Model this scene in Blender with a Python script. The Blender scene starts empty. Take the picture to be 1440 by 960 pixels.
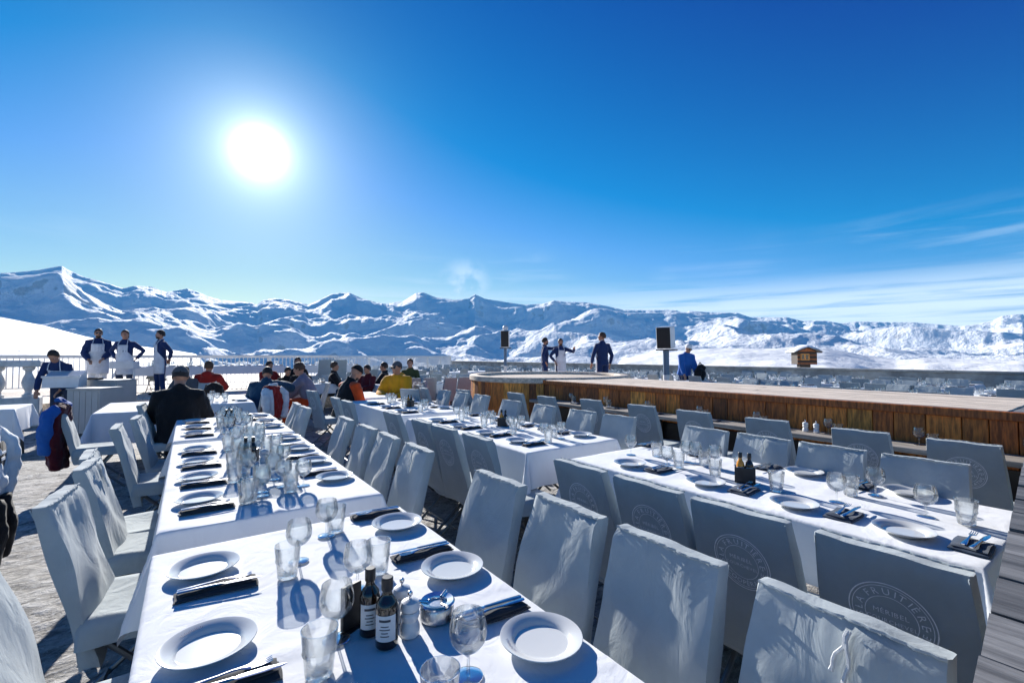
import bpy, math, random
import numpy as np
from mathutils import Vector, Matrix, Euler
random.seed(7); rng = np.random.default_rng(7)
PI = math.pi; R = math.radians
SC = bpy.context.scene; COL = SC.collection

# ---------------------------------------------------------------- camera
HEAD = 35.35            # compass heading of the camera, degrees from +Y towards +X
PITCH = 1.79
cd = bpy.data.cameras.new('camera'); cam = bpy.data.objects.new('camera', cd); COL.objects.link(cam)
cd.sensor_width = 36; cd.lens = 16.0; cd.clip_start = .05; cd.clip_end = 60000
cam.location = (0, 0, 1.5); cam.rotation_euler = (R(90 + PITCH), 0, R(-HEAD))
SC.camera = cam
# ---------------------------------------------------------------- light
SUN_AZ, SUN_EL = 6.0, 21.5
sdir = Vector((math.sin(R(SUN_AZ)) * math.cos(R(SUN_EL)), math.cos(R(SUN_AZ)) * math.cos(R(SUN_EL)), math.sin(R(SUN_EL))))
sl = bpy.data.lights.new('sun', 'SUN'); sl.energy = 5.0; sl.angle = R(.5); sl.color = (1, .955, .89)
so = bpy.data.objects.new('sun', sl); COL.objects.link(so)
so.rotation_euler = (-sdir).to_track_quat('-Z', 'Y').to_euler()
SC.view_settings.view_transform = 'Standard'; SC.view_settings.look = 'None'
SC.view_settings.exposure = 1.1; SC.view_settings.gamma = 1.0
SC.cycles.use_denoising = True; SC.cycles.max_bounces = 10; SC.cycles.transparent_max_bounces = 24
SC.cycles.caustics_reflective = False; SC.cycles.caustics_refractive = False
SC.cycles.sample_clamp_indirect = 6; SC.cycles.sample_clamp_direct = 4

# ---------------------------------------------------------------- node helper
class NT:
    def __init__(s, nt): s.nt = nt; nt.nodes.clear()
    def n(s, t, ins=None, **kw):
        x = s.nt.nodes.new(t)
        for k, v in kw.items(): setattr(x, k, v)
        for k, v in (ins or {}).items():
            if isinstance(v, bpy.types.NodeSocket): s.nt.links.new(v, x.inputs[k])
            else: x.inputs[k].default_value = v
        return x
    def math(s, op, a, b=0.0, c=0.0, clamp=False):
        return s.n('ShaderNodeMath', {0: a, 1: b, 2: c}, operation=op, use_clamp=clamp).outputs[0]
    def vm(s, op, a, b=(0, 0, 0)):
        return s.n('ShaderNodeVectorMath', {0: a, 1: b}, operation=op)
    def mix(s, f, a, b, bt='MIX'):
        x = s.n('ShaderNodeMix', data_type='RGBA', blend_type=bt)
        for k, v in ((0, f), (6, a), (7, b)):
            if isinstance(v, bpy.types.NodeSocket): s.nt.links.new(v, x.inputs[k])
            else: x.inputs[k].default_value = v if k == 0 else (tuple(v) + (1,))[:4]
        return x.outputs[2]
    def ramp(s, f, pts):
        x = s.n('ShaderNodeValToRGB', {0: f}); e = x.color_ramp.elements
        while len(e) < len(pts): e.new(.5)
        for q, (p, c) in zip(e, pts):
            q.position = p; q.color = (c, c, c, 1) if not isinstance(c, (tuple, list)) else tuple(c) + (1,)
        return x.outputs[0]
    def mr(s, v, a, b, c=0., d=1., interp='SMOOTHSTEP'):
        return s.n('ShaderNodeMapRange', {0: v, 1: a, 2: b, 3: c, 4: d}, interpolation_type=interp).outputs[0]

# ---------------------------------------------------------------- world: clear high-altitude winter sky
W = bpy.data.worlds.new('World'); SC.world = W; W.use_nodes = True
t = NT(W.node_tree)
sky = t.n('ShaderNodeTexSky', sky_type='NISHITA', sun_disc=False, sun_elevation=R(SUN_EL), sun_rotation=R(SUN_AZ),
          altitude=2300, air_density=1.0, dust_density=.25, ozone_density=2.2)
tc = t.n('ShaderNodeTexCoord')
D = t.vm('NORMALIZE', tc.outputs['Generated']).outputs[0]
sep = t.n('ShaderNodeSeparateXYZ', {0: D}); zc = sep.outputs[2]
sc3 = t.n('ShaderNodeSeparateXYZ', {0: sky.outputs[0]})       # deep alpine blue: little red left in the clear sky
base = t.n('ShaderNodeCombineXYZ', {0: t.math('MULTIPLY', t.math('MAXIMUM', t.math('SUBTRACT', sc3.outputs[0], 1.6), .0), 1.75),
                                    1: t.math('MAXIMUM', t.math('MULTIPLY_ADD', sc3.outputs[1], 1.30, -1.50), .25),
                                    2: t.math('MINIMUM', t.math('MULTIPLY_ADD', sc3.outputs[2], 1.36, -.95), 7.8)}).outputs[0]
# aureole of scattered light round the sun
dotp = t.vm('DOT_PRODUCT', D, tuple(sdir)).outputs['Value']
ang = t.math('MULTIPLY', t.math('ARCCOSINE', t.math('MINIMUM', dotp, 1.0)), 57.2958)
def gauss(a, sig, amp):
    q = t.math('DIVIDE', a, sig); q = t.math('MULTIPLY', q, q)
    return t.math('MULTIPLY', t.math('EXPONENT', t.math('MULTIPLY', q, -1.0)), amp)
core = t.math('ADD', gauss(ang, 1.3, 60.0), t.math('MULTIPLY', t.math('EXPONENT', t.math('DIVIDE', ang, -1.3)), 30.0))
mid = t.math('MULTIPLY', t.math('EXPONENT', t.math('DIVIDE', ang, -4.6)), 9.0)
halo = t.vm('SCALE', (1.0, .98, .93)); t.nt.links.new(core, halo.inputs[3])
halo2 = t.vm('SCALE', (.80, .95, .75)); t.nt.links.new(mid, halo2.inputs[3])
# thin cirrus in long streaks low over the mountains
mp = t.n('ShaderNodeMapping', {0: D, 2: (0, R(7), R(20)), 3: (1.0, 1.0, 11.0)})
nz = t.n('ShaderNodeTexNoise', {'Vector': mp.outputs[0], 'Scale': 2.6, 'Detail': 9, 'Roughness': .6, 'Distortion': .7})
nz2 = t.n('ShaderNodeTexNoise', {'Vector': D, 'Scale': 2.1, 'Detail': 3, 'Roughness': .5})
band = t.math('MULTIPLY', t.mr(zc, .015, .10), t.mr(zc, .30, .13))
low = t.mr(zc, .26, .08)
veil = t.math('MULTIPLY', t.mr(nz.outputs[0], .44, .72), t.mr(nz2.outputs[0], .42, .62))
cloud = t.math('MULTIPLY', t.math('MULTIPLY', veil, low), .85)
# the broad bank of streaks to the right of the middle
azx = t.vm('DOT_PRODUCT', D, (math.sin(R(58)), math.cos(R(58)), 0)).outputs['Value']
streak = t.n('ShaderNodeTexNoise', {'Vector': t.n('ShaderNodeMapping', {0: D, 2: (R(3), R(2), 0), 3: (1.4, 1.4, 30.0)}).outputs[0], 'Scale': 2.2, 'Detail': 7, 'Roughness': .55, 'Distortion': .35})
bank = t.math('MULTIPLY', t.math('MULTIPLY', t.mr(streak.outputs[0], .27, .55), t.mr(zc, .165, .085)), t.mr(azx, .55, .80))
cloud = t.math('MAXIMUM', cloud, t.math('MULTIPLY', bank, 1.0))
wd = (math.sin(R(29.4)) * math.cos(R(8.6)), math.cos(R(29.4)) * math.cos(R(8.6)), math.sin(R(8.6)))     # small bright wisp over the middle peaks
wn = t.n('ShaderNodeTexNoise', {'Vector': D, 'Scale': 15, 'Detail': 8, 'Roughness': .6, 'Distortion': .3})
wa = t.math('MULTIPLY', t.math('ARCCOSINE', t.math('MINIMUM', t.vm('DOT_PRODUCT', D, wd).outputs['Value'], 1.0)), 57.2958)
cloud = t.math('MAXIMUM', cloud, t.math('MULTIPLY', t.mr(wn.outputs[0], .40, .62), t.mr(wa, 4.2, .6, 0., .75)))
s1 = t.vm('ADD', base, halo.outputs[0]).outputs[0]
s1 = t.vm('ADD', s1, halo2.outputs[0]).outputs[0]
fin = t.mix(cloud, s1, (8.4, 9.6, 10.6))
bg = t.n('ShaderNodeBackground', {'Color': fin, 'Strength': .056})
t.n('ShaderNodeOutputWorld', {0: bg.outputs[0]})

# ---------------------------------------------------------------- materials
MATS = {}
def mat(name, col, rough=.6, metal=0., var=.0, vscale=8., bump=0., bscale=60., spec=.5, objvar=0., stretch=(1, 1, 1), sheen=0., coat=0., sub=None):
    m = bpy.data.materials.new(name); m.use_nodes = True; q = NT(m.node_tree)
    c = q.n('ShaderNodeTexCoord'); oi = q.n('ShaderNodeObjectInfo')
    off = q.math('MULTIPLY', oi.outputs['Random'], 37.0)
    v = q.vm('ADD', c.outputs['Object'], q.n('ShaderNodeCombineXYZ', {0: off, 1: off, 2: off}).outputs[0]).outputs[0]
    v = q.vm('MULTIPLY', v, stretch).outputs[0]
    color = tuple(col) + (1,)
    cs = None
    if var:
        n1 = q.n('ShaderNodeTexNoise', {'Vector': v, 'Scale': vscale, 'Detail': 6, 'Roughness': .6})
        lo = tuple(x * (1 - var) for x in col); hi = tuple(min(1, x * (1 + var)) for x in col)
        cs = q.mix(q.mr(n1.outputs[0], .3, .7), lo, hi)
    if objvar:
        cs = q.mix(1.0, cs if cs else col, q.n('ShaderNodeCombineXYZ', {k: q.math('MULTIPLY_ADD', oi.outputs['Random'], objvar * 2, 1 - objvar) for k in range(3)}).outputs[0], 'MULTIPLY')
    b = q.n('ShaderNodeBsdfPrincipled', {'Base Color': cs if cs else color, 'Roughness': rough, 'Metallic': metal, 'Specular IOR Level': spec, 'Sheen Weight': sheen, 'Coat Weight': coat})
    if bump:
        n2 = q.n('ShaderNodeTexNoise', {'Vector': v, 'Scale': bscale, 'Detail': 5, 'Roughness': .6})
        bp = q.n('ShaderNodeBump', {'Strength': 1.0, 'Distance': bump, 'Height': n2.outputs[0]})
        q.nt.links.new(bp.outputs[0], b.inputs['Normal'])
    q.n('ShaderNodeOutputMaterial', {0: b.outputs[0]})
    MATS[name] = m
    return m

def fabric(name, col, weave=900., wamp=.0004, rough=.9, transl=.0, fold=.004, var=.06):
    m = bpy.data.materials.new(name); m.use_nodes = True; q = NT(m.node_tree)
    c = q.n('ShaderNodeTexCoord'); oi = q.n('ShaderNodeObjectInfo')
    off = q.math('MULTIPLY', oi.outputs['Random'], 37.0)
    v = q.vm('ADD', c.outputs['Object'], q.n('ShaderNodeCombineXYZ', {0: off, 1: off, 2: off}).outputs[0]).outputs[0]
    n1 = q.n('ShaderNodeTexNoise', {'Vector': v, 'Scale': 6, 'Detail': 5, 'Roughness': .65})
    cs = q.mix(q.mr(n1.outputs[0], .3, .7), tuple(x * (1 - var) for x in col), tuple(min(1, x * (1 + var)) for x in col))
    n2 = q.n('ShaderNodeTexNoise', {'Vector': v, 'Scale': weave, 'Detail': 2})
    n3 = q.n('ShaderNodeTexNoise', {'Vector': q.vm('MULTIPLY', v, (1, 1, .45)).outputs[0], 'Scale': 9, 'Detail': 4, 'Roughness': .5, 'Distortion': 1.2})
    h = q.math('ADD', q.math('MULTIPLY', n2.outputs[0], wamp), q.math('MULTIPLY', n3.outputs[0], fold))
    bp = q.n('ShaderNodeBump', {'Strength': 1.0, 'Distance': 1.0, 'Height': h})
    b = q.n('ShaderNodeBsdfPrincipled', {'Base Color': cs, 'Roughness': rough, 'Sheen Weight': .15, 'Specular IOR Level': .2, 'Normal': bp.outputs[0]})
    o = b.outputs[0]
    if transl:
        tr = q.n('ShaderNodeBsdfTranslucent', {'Color': cs, 'Normal': bp.outputs[0]})
        o = q.n('ShaderNodeMixShader', {0: transl, 1: o, 2: tr.outputs[0]}).outputs[0]
    q.n('ShaderNodeOutputMaterial', {0: o}); MATS[name] = m
    return m

def glassmat(name, tint=(.97, .985, .985), edge=(.62, .72, .78), rough=.01):
    m = bpy.data.materials.new(name); m.use_nodes = True; q = NT(m.node_tree)
    lw = q.n('ShaderNodeLayerWeight', {'Blend': .28})
    tcx = q.n('ShaderNodeTexCoord')
    n = q.n('ShaderNodeTexNoise', {'Vector': tcx.outputs['Object'], 'Scale': 45., 'Detail': 1})
    bp = q.n('ShaderNodeBump', {'Strength': .2, 'Distance': .0015, 'Height': n.outputs[0]})
    f = q.math('POWER', lw.outputs['Facing'], 4.6)
    colr = q.mix(f, tint, edge)
    tr = q.n('ShaderNodeBsdfTransparent', {'Color': colr})
    gl = q.n('ShaderNodeBsdfGlossy', {'Color': (1, 1, 1, 1), 'Roughness': rough, 'Normal': bp.outputs[0]})
    fr = q.n('ShaderNodeFresnel', {'IOR': 1.5, 'Normal': bp.outputs[0]})
    fac = q.math('MULTIPLY_ADD', fr.outputs[0], .7, .004, clamp=True)
    rf = q.n('ShaderNodeBsdfGlass', {'Color': (1, 1, 1, 1), 'Roughness': 0.0, 'IOR': 1.45})
    tr = q.n('ShaderNodeMixShader', {0: .22, 1: tr.outputs[0], 2: rf.outputs[0]})
    mx = q.n('ShaderNodeMixShader', {0: fac, 1: tr.outputs[0], 2: gl.outputs[0]})
    q.n('ShaderNodeOutputMaterial', {0: mx.outputs[0]}); MATS[name] = m
    return m

fabric('white_linen', (.80, .82, .85), transl=.05, fold=.0045, var=.02)
fabric('grey_canvas', (.385, .435, .455), transl=.05, fold=.008)
fabric('pale_canvas', (.60, .62, .63), transl=.06, fold=.006)
mat('logo_print', (.92, .94, .96), .8, var=.12, vscale=60)
mat('dark_tube', (.07, .075, .08), .4, .6)
mat('chair_tube', (.16, .17, .18), .38, .7)
mat('steel', (.72, .72, .74), .16, 1., var=.08, vscale=40)
mat('brushed_steel', (.52, .53, .55), .3, 1., var=.15, vscale=60, bump=.0003, bscale=200)
mat('porcelain', (.66, .67, .66), .12, var=.015, coat=.4)
mat('navy_print', (.05, .07, .22), .4)
fabric('napkin_charcoal', (.035, .04, .05), transl=0, fold=.003, var=.2)
fabric('napkin_blue', (.03, .05, .085), transl=0, fold=.003, var=.2)
glassmat('glass')
mat('ash', (.025, .02, .02), .9, var=.4, vscale=90)
mat('bottle_brown', (.018, .008, .004), .06, coat=.5)
mat('amber_oil', (.75, .30, .02), .1, coat=.5)
mat('paper_label', (.72, .73, .72), .6, var=.06, vscale=50)
mat('ink', (.06, .06, .07), .6)
mat('black_plastic', (.012, .012, .014), .35)
mat('ceramic_white', (.74, .75, .74), .25, coat=.3)
mat('caddy_black', (.02, .02, .022), .45, var=.3, vscale=30)
mat('dark_wood', (.035, .022, .015), .7, var=.4, vscale=12)
for k, c in enumerate([(.60, .19, .030), (.44, .12, .020), (.68, .26, .045), (.26, .075, .015)]):
    mat('brown_board_%d' % k, c, .55, var=.55, vscale=7, bump=.002, bscale=18, objvar=.25, stretch=(6, 6, .8))
mat('grey_board', (.64, .54, .44), .8, var=.35, vscale=5, bump=.004, bscale=16, objvar=.16, stretch=(7, .6, 7))
mat('dark_board', (.17, .165, .16), .6, var=.5, vscale=5, bump=.003, bscale=16, objvar=.35, stretch=(7, .6, 7))
mat('ledge_board', (.30, .27, .24), .75, var=.35, vscale=5, bump=.002, bscale=22, stretch=(7, .6, 7))
mat('skin', (.42, .22, .145), .5, var=.08, vscale=20)
mat('hair_dark', (.022, .014, .01), .6, var=.4, vscale=60, bump=.003, bscale=120)
mat('hair_brown', (.07, .035, .018), .6, var=.4, vscale=60, bump=.003, bscale=120)
mat('hair_blond', (.35, .22, .10), .6, var=.3, vscale=60, bump=.003, bscale=120)
for nm, c in dict(navy=(.014, .035, .12), blue=(.02, .12, .42), black=(.010, .010, .012), red=(.32, .018, .014), teal=(.015, .06, .11),
                  yellow=(.78, .36, .015), orange=(.62, .07, .012), lilac=(.20, .20, .27), white=(.72, .74, .76), apron=(.66, .70, .76),
                  grey=(.10, .105, .115), denim=(.03, .05, .10), cream=(.55, .52, .46), maroon=(.09, .008, .014), olive=(.07, .08, .03)).items():
    fabric('cloth_' + nm, c, transl=0., fold=.012, var=.12, rough=.8)
mat('cabinet_grey', (.42, .43, .43), .5, var=.06, vscale=3)
mat('painted_white', (.70, .71, .72), .45, var=.06, vscale=5)
mat('rail_white', (.74, .75, .75), .5, var=.08, vscale=4)
mat('stone', (.70, .69, .66), .85, var=.15, vscale=8, bump=.003, bscale=40)
mat('parapet', (.33, .335, .32), .85, var=.3, vscale=2.5, bump=.004, bscale=20)
mat('speaker_black', (.012, .012, .013), .6, bump=.001, bscale=300)
mat('post_blue', (.10, .17, .26), .45)
mat('lens_dark', (.01, .012, .015), .05, coat=1)
mat('roof_snow', (.86, .88, .9), .7, bump=.02, bscale=6)
mat('eye_white', (.6, .6, .58), .3)

# trampled, dirty snow on the terrace
def snowfloor():
    m = bpy.data.materials.new('trodden_snow'); m.use_nodes = True; q = NT(m.node_tree)
    c = q.n('ShaderNodeTexCoord'); v = c.outputs['Object']
    vs = q.n('ShaderNodeMapping', {0: v, 2: (0, 0, R(-32)), 3: (1., 1.6, 1)}).outputs[0]
    n1 = q.n('ShaderNodeTexNoise', {'Vector': vs, 'Scale': 7, 'Detail': 8, 'Roughness': .68, 'Distortion': .6})
    n2 = q.n('ShaderNodeTexNoise', {'Vector': v, 'Scale': 1.1, 'Detail': 4})
    n3 = q.n('ShaderNodeTexNoise', {'Vector': v, 'Scale': 70, 'Detail': 3})
    a = q.ramp(n1.outputs[0], [(.30, (.07, .068, .065)), (.44, (.27, .262, .25)), (.54, (.46, .45, .435)), (.72, (.66, .655, .65))])
    a = q.mix(q.mr(n2.outputs[0], .35, .65, 0, .35), a, (.22, .20, .18))
    n5 = q.n('ShaderNodeTexNoise', {'Vector': v, 'Scale': 34, 'Detail': 6, 'Roughness': .7})
    a = q.mix(q.mr(n5.outputs[0], .56, .66, 0, .7), a, (.10, .10, .10)); a = q.mix(q.mr(n5.outputs[0], .44, .34, 0, .6), a, (.72, .73, .75))
    h = q.math('ADD', q.math('MULTIPLY', n1.outputs[0], .05), q.math('MULTIPLY', n3.outputs[0], .006))
    bp = q.n('ShaderNodeBump', {'Strength': .9, 'Distance': 1.0, 'Height': h})
    b = q.n('ShaderNodeBsdfPrincipled', {'Base Color': a, 'Roughness': .8, 'Specular IOR Level': .3, 'Normal': bp.outputs[0]})
    q.n('ShaderNodeOutputMaterial', {0: b.outputs[0]}); MATS['trodden_snow'] = m
snowfloor()

def mountainmat():
    m = bpy.data.materials.new('mountain_snow'); m.use_nodes = True; q = NT(m.node_tree)
    g = q.n('ShaderNodeNewGeometry'); pos = g.outputs['Position']
    sp = q.n('ShaderNodeSeparateXYZ', {0: g.outputs['Normal']})
    n1 = q.n('ShaderNodeTexNoise', {'Vector': pos, 'Scale': .006, 'Detail': 9, 'Roughness': .65})
    n2 = q.n('ShaderNodeTexNoise', {'Vector': pos, 'Scale': .0013, 'Detail': 4})
    st = q.math('ADD', q.mr(sp.outputs[2], .90, .60), q.math('MULTIPLY', q.math('SUBTRACT', n1.outputs[0], .5), 1.9))
    rock = q.math('MULTIPLY', q.mr(st, .72, .95), q.mr(n2.outputs[0], .40, .56, .05, .45))
    col = q.mix(rock, (.86, .88, .91), (.10, .10, .11))
    n4 = q.n('ShaderNodeTexNoise', {'Vector': pos, 'Scale': .02, 'Detail': 8, 'Roughness': .6})
    bp = q.n('ShaderNodeBump', {'Strength': .8, 'Distance': 30.0, 'Height': n4.outputs[0]})
    b = q.n('ShaderNodeBsdfPrincipled', {'Base Color': col, 'Roughness': .75, 'Specular IOR Level': .25, 'Normal': bp.outputs[0]})
    q.n('ShaderNodeOutputMaterial', {0: b.outputs[0]}); MATS['mountain_snow'] = m
    m = bpy.data.materials.new('piste_snow'); m.use_nodes = True; q = NT(m.node_tree)
    g = q.n('ShaderNodeNewGeometry'); pos = g.outputs['Position']
    n4 = q.n('ShaderNodeTexNoise', {'Vector': pos, 'Scale': .07, 'Detail': 8, 'Roughness': .62})
    bp = q.n('ShaderNodeBump', {'Strength': .7, 'Distance': 2.2, 'Height': n4.outputs[0]})
    b = q.n('ShaderNodeBsdfPrincipled', {'Base Color': (.86, .87, .88, 1), 'Roughness': .7, 'Specular IOR Level': .25, 'Normal': bp.outputs[0]})
    q.n('ShaderNodeOutputMaterial', {0: b.outputs[0]}); MATS['piste_snow'] = m
mountainmat()

# ---------------------------------------------------------------- mesh helpers
class MB:
    def __init__(s): s.v = []; s.f = []; s.mi = []; s.sm = []; s.n = 0
    def add(s, v, f, m=0, smooth=False, M=None):
        v = np.asarray(v, float).reshape(-1, 3)
        if M is not None:
            A = np.array(M); v = v @ A[:3, :3].T + A[:3, 3]
        s.v.append(v)
        for q in f: s.f.append([i + s.n for i in q])
        s.mi += [m] * len(f); s.sm += [smooth] * len(f); s.n += len(v)
        return s
    def box(s, x0, x1, y0, y1, z0, z1, m=0, M=None, ch=0.):
        if ch <= 0:
            v = [(x, y, z) for z in (z0, z1) for x, y in ((x0, y0), (x1, y0), (x1, y1), (x0, y1))]
            f = [(3, 2, 1, 0), (4, 5, 6, 7)] + [(i, (i + 1) % 4, (i + 1) % 4 + 4, i + 4) for i in range(4)]
            return s.add(v, f, m, False, M)
        c = ch; rings = []
        for z, k in ((z0, c), (z0 + c, 0), (z1 - c, 0), (z1, c)):
            a0, a1, b0, b1 = x0 + k, x1 - k, y0 + k, y1 - k
            rings += [(a0 + c, b0, z), (a1 - c, b0, z), (a1, b0 + c, z), (a1, b1 - c, z), (a1 - c, b1, z), (a0 + c, b1, z), (a0, b1 - c, z), (a0, b0 + c, z)]
        f = [tuple(range(7, -1, -1)), tuple(range(24, 32))]
        for r in range(3):
            for i in range(8): j = (i + 1) % 8; f.append((r * 8 + i, r * 8 + j, r * 8 + 8 + j, r * 8 + 8 + i))
        return s.add(rings, f, m, False, M)
    def tube(s, pts, rad, n=8, m=0, M=None, cap=True):
        pts = [Vector(p) for p in pts]; k = len(pts)
        rad = [rad] * k if not hasattr(rad, '__len__') else list(rad)
        up = None; V = []
        for i, p in enumerate(pts):
            d = (pts[min(i + 1, k - 1)] - pts[max(i - 1, 0)])
            d = d.normalized() if d.length > 1e-9 else Vector((0, 0, 1))
            if up is None: up = d.orthogonal().normalized()
            up = (up - d * up.dot(d)).normalized() if (up - d * up.dot(d)).length > 1e-6 else d.orthogonal().normalized()
            b = d.cross(up)
            for j in range(n):
                a = 2 * PI * j / n; V.append(p + (up * math.cos(a) + b * math.sin(a)) * rad[i])
        F = [(i * n + j, i * n + (j + 1) % n, (i + 1) * n + (j + 1) % n, (i + 1) * n + j) for i in range(k - 1) for j in range(n)]
        if cap: F += [tuple(range(n - 1, -1, -1)), tuple((k - 1) * n + j for j in range(n))]
        return s.add([tuple(x) for x in V], F, m, True, M)
    def lathe(s, prof, n=24, m=0, c=(0, 0, 0), M=None, facet=None, cap=True):
        V = []
        for r, z in prof:
            for j in range(n):
                a = 2 * PI * j / n; rr = r
                if facet: rr = r * facet(a, z)
                V.append((c[0] + rr * math.cos(a), c[1] + rr * math.sin(a), c[2] + z))
        F = [(i * n + j, i * n + (j + 1) % n, (i + 1) * n + (j + 1) % n, (i + 1) * n + j) for i in range(len(prof) - 1) for j in range(n)]
        if cap and prof[0][0] > 1e-6: F.append(tuple(range(n - 1, -1, -1)))
        if cap and prof[-1][0] > 1e-6: F.append(tuple((len(prof) - 1) * n + j for j in range(n)))
        return s.add(V, F, m, True, M)
    def ell(s, c, r, m=0, M=None, nu=14, nv=10):
        pr = [(math.sin(PI * i / nv) , -math.cos(PI * i / nv)) for i in range(nv + 1)]
        V = []
        for a, z in pr:
            for j in range(nu):
                q = 2 * PI * j / nu; V.append((c[0] + r[0] * a * math.cos(q), c[1] + r[1] * a * math.sin(q), c[2] + r[2] * z))
        F = [(i * nu + j, i * nu + (j + 1) % nu, (i + 1) * nu + (j + 1) % nu, (i + 1) * nu + j) for i in range(nv) for j in range(nu)]
        return s.add(V, F, m, True, M)
    def grid(s, P, m=0, smooth=True, M=None):       # P: (a,b,3) array
        a, b = P.shape[:2]
        F = [(i * b + j, i * b + j + 1, (i + 1) * b + j + 1, (i + 1) * b + j) for i in range(a - 1) for j in range(b - 1)]
        return s.add(P.reshape(-1, 3), F, m, smooth, M)
    def mesh(s, name, mats, angle=40):
        me = bpy.data.meshes.new(name)
        me.from_pydata(np.concatenate(s.v).tolist(), [], s.f)
        for x in ([mats] if isinstance(mats, str) else mats): me.materials.append(MATS[x])
        me.polygons.foreach_set('material_index', s.mi); me.polygons.foreach_set('use_smooth', s.sm)
        if any(s.sm) and angle: me.set_sharp_from_angle(angle=R(angle))
        me.update(); return me
    def build(s, name, mats, parent=None, angle=40, loc=None):
        return link(name, s.mesh(name, mats, angle), parent, loc)

def link(name, me, parent=None, loc=None, rz=0.):
    o = bpy.data.objects.new(name, me); COL.objects.link(o)
    if parent is not None: o.parent = parent
    if loc is not None: o.location = loc
    if rz: o.rotation_euler = (0, 0, rz)
    return o
def tag(o, label=None, cat=None, group=None, kind=None):
    if label: o['label'] = label
    if cat: o['category'] = cat
    if group: o['group'] = group
    if kind: o['kind'] = kind
    return o
def root(name, loc=(0, 0, 0), rz=0.): return link(name, None, None, loc, rz)
KIDS = {}
def kids(o):
    if o.name not in KIDS: KIDS[o.name] = list(o.children)
    return KIDS[o.name]
def copy_tree(o, loc, rz, label=None, group=None, tilt=None):
    def rec(a, p):
        c = a.copy(); COL.objects.link(c); c.parent = p
        for ch in kids(a): rec(ch, c)
        return c
    c = o.copy(); COL.objects.link(c); c.location = loc; c.rotation_euler = (0, 0, rz) if tilt is None else (tilt[0], tilt[1], rz)
    for ch in kids(o): rec(ch, c)
    if label: c['label'] = label
    if group: c['group'] = group
    return c
class Proto:
    """first call places the model itself, later calls place copies"""
    def __init__(s, o): s.o = o; s.used = False; bpy.context.view_layer.update() if False else None; s._k = kids_all(o)
    def put(s, loc, rz=0., label=None, group=None, tilt=None):
        if not s.used:
            s.used = True; o = s.o; o.location = loc; o.rotation_euler = (0, 0, rz) if tilt is None else (tilt[0], tilt[1], rz)
            if label: o['label'] = label
            if group: o['group'] = group
            return o
        return copy_tree(s.o, loc, rz, label, group, tilt)
def kids_all(o):
    for c in kids(o): kids_all(c)

# ---- noise
def _perm(seed):
    r = np.random.default_rng(seed); p = r.permutation(256); return np.concatenate([p, p]), r.uniform(0, 2 * PI, 256)
def perlin(x, y, seed=0):
    p, ga = _perm(seed); xi = np.floor(x).astype(int); yi = np.floor(y).astype(int); xf = x - xi; yf = y - yi
    u = xf ** 3 * (xf * (xf * 6 - 15) + 10); v = yf ** 3 * (yf * (yf * 6 - 15) + 10)
    def g(ix, iy, dx, dy):
        a = ga[p[(p[ix & 255] + iy) & 255]]; return np.cos(a) * dx + np.sin(a) * dy
    n00 = g(xi, yi, xf, yf); n10 = g(xi + 1, yi, xf - 1, yf); n01 = g(xi, yi + 1, xf, yf - 1); n11 = g(xi + 1, yi + 1, xf - 1, yf - 1)
    return (n00 * (1 - u) + n10 * u) * (1 - v) + (n01 * (1 - u) + n11 * u) * v
def fbm(x, y, o=5, seed=0, gain=.5, ridge=False):
    s = np.zeros_like(x, float); a = 1.; f = 1.
    for k in range(o):
        n = perlin(x * f + 17.3 * k, y * f - 9.1 * k, seed + k)
        s += a * ((.5 - np.abs(n)) * 2 - .6 if ridge else n); a *= gain; f *= 2.03
    return s
HAZE = 4.2e-5
# ================================================================ LARGE STRUCTURE
FPX = 640.0
def ray(px, py):            # picture position of a skyline point -> compass direction and elevation (degrees)
    r = (px - 720) / FPX; u = (480 - py) / FPX; p = R(PITCH)
    fw = math.cos(p) - u * math.sin(p); up = u * math.cos(p) + math.sin(p)
    return HEAD + math.degrees(math.atan2(r, fw)), math.degrees(math.atan2(up, math.hypot(r, fw)))
def prof(pts):
    a = np.array([ray(*p) for p in pts]); return a[:, 0], a[:, 1]
SKY = prof([(0, 384), (30, 382), (50, 380), (78, 375), (87, 374), (97, 380), (117, 389), (140, 395), (163, 402), (173, 405), (192, 401.5), (213, 403), (233, 410.7),
            (263, 405.5), (277, 410), (293, 416.7), (310, 421.7), (350, 425), (362, 428), (370, 421.7), (387, 419.3), (407, 421.7), (433, 428), (447, 423), (467, 413),
            (491, 411), (508, 419), (529, 425), (543, 427), (567, 423.4), (585, 412), (595, 411), (613, 418), (640, 421.7), (658, 420), (668, 413.7), (682, 420),
            (710, 424.4), (738, 428.6), (762, 427), (779, 422.4), (797, 424.4), (825, 425), (852, 430), (877, 435.6), (908, 436), (940, 435.6), (971, 437), (999, 439),
            (1037, 439.7), (1055, 446), (1107, 446), (1127, 451), (1162, 451), (1183, 454.7), (1204, 452), (1252, 453), (1284, 453), (1301, 454.7), (1350, 458),
            (1374, 455.7), (1395, 451), (1409, 444), (1426, 441.8), (1440, 441.8)])

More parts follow.
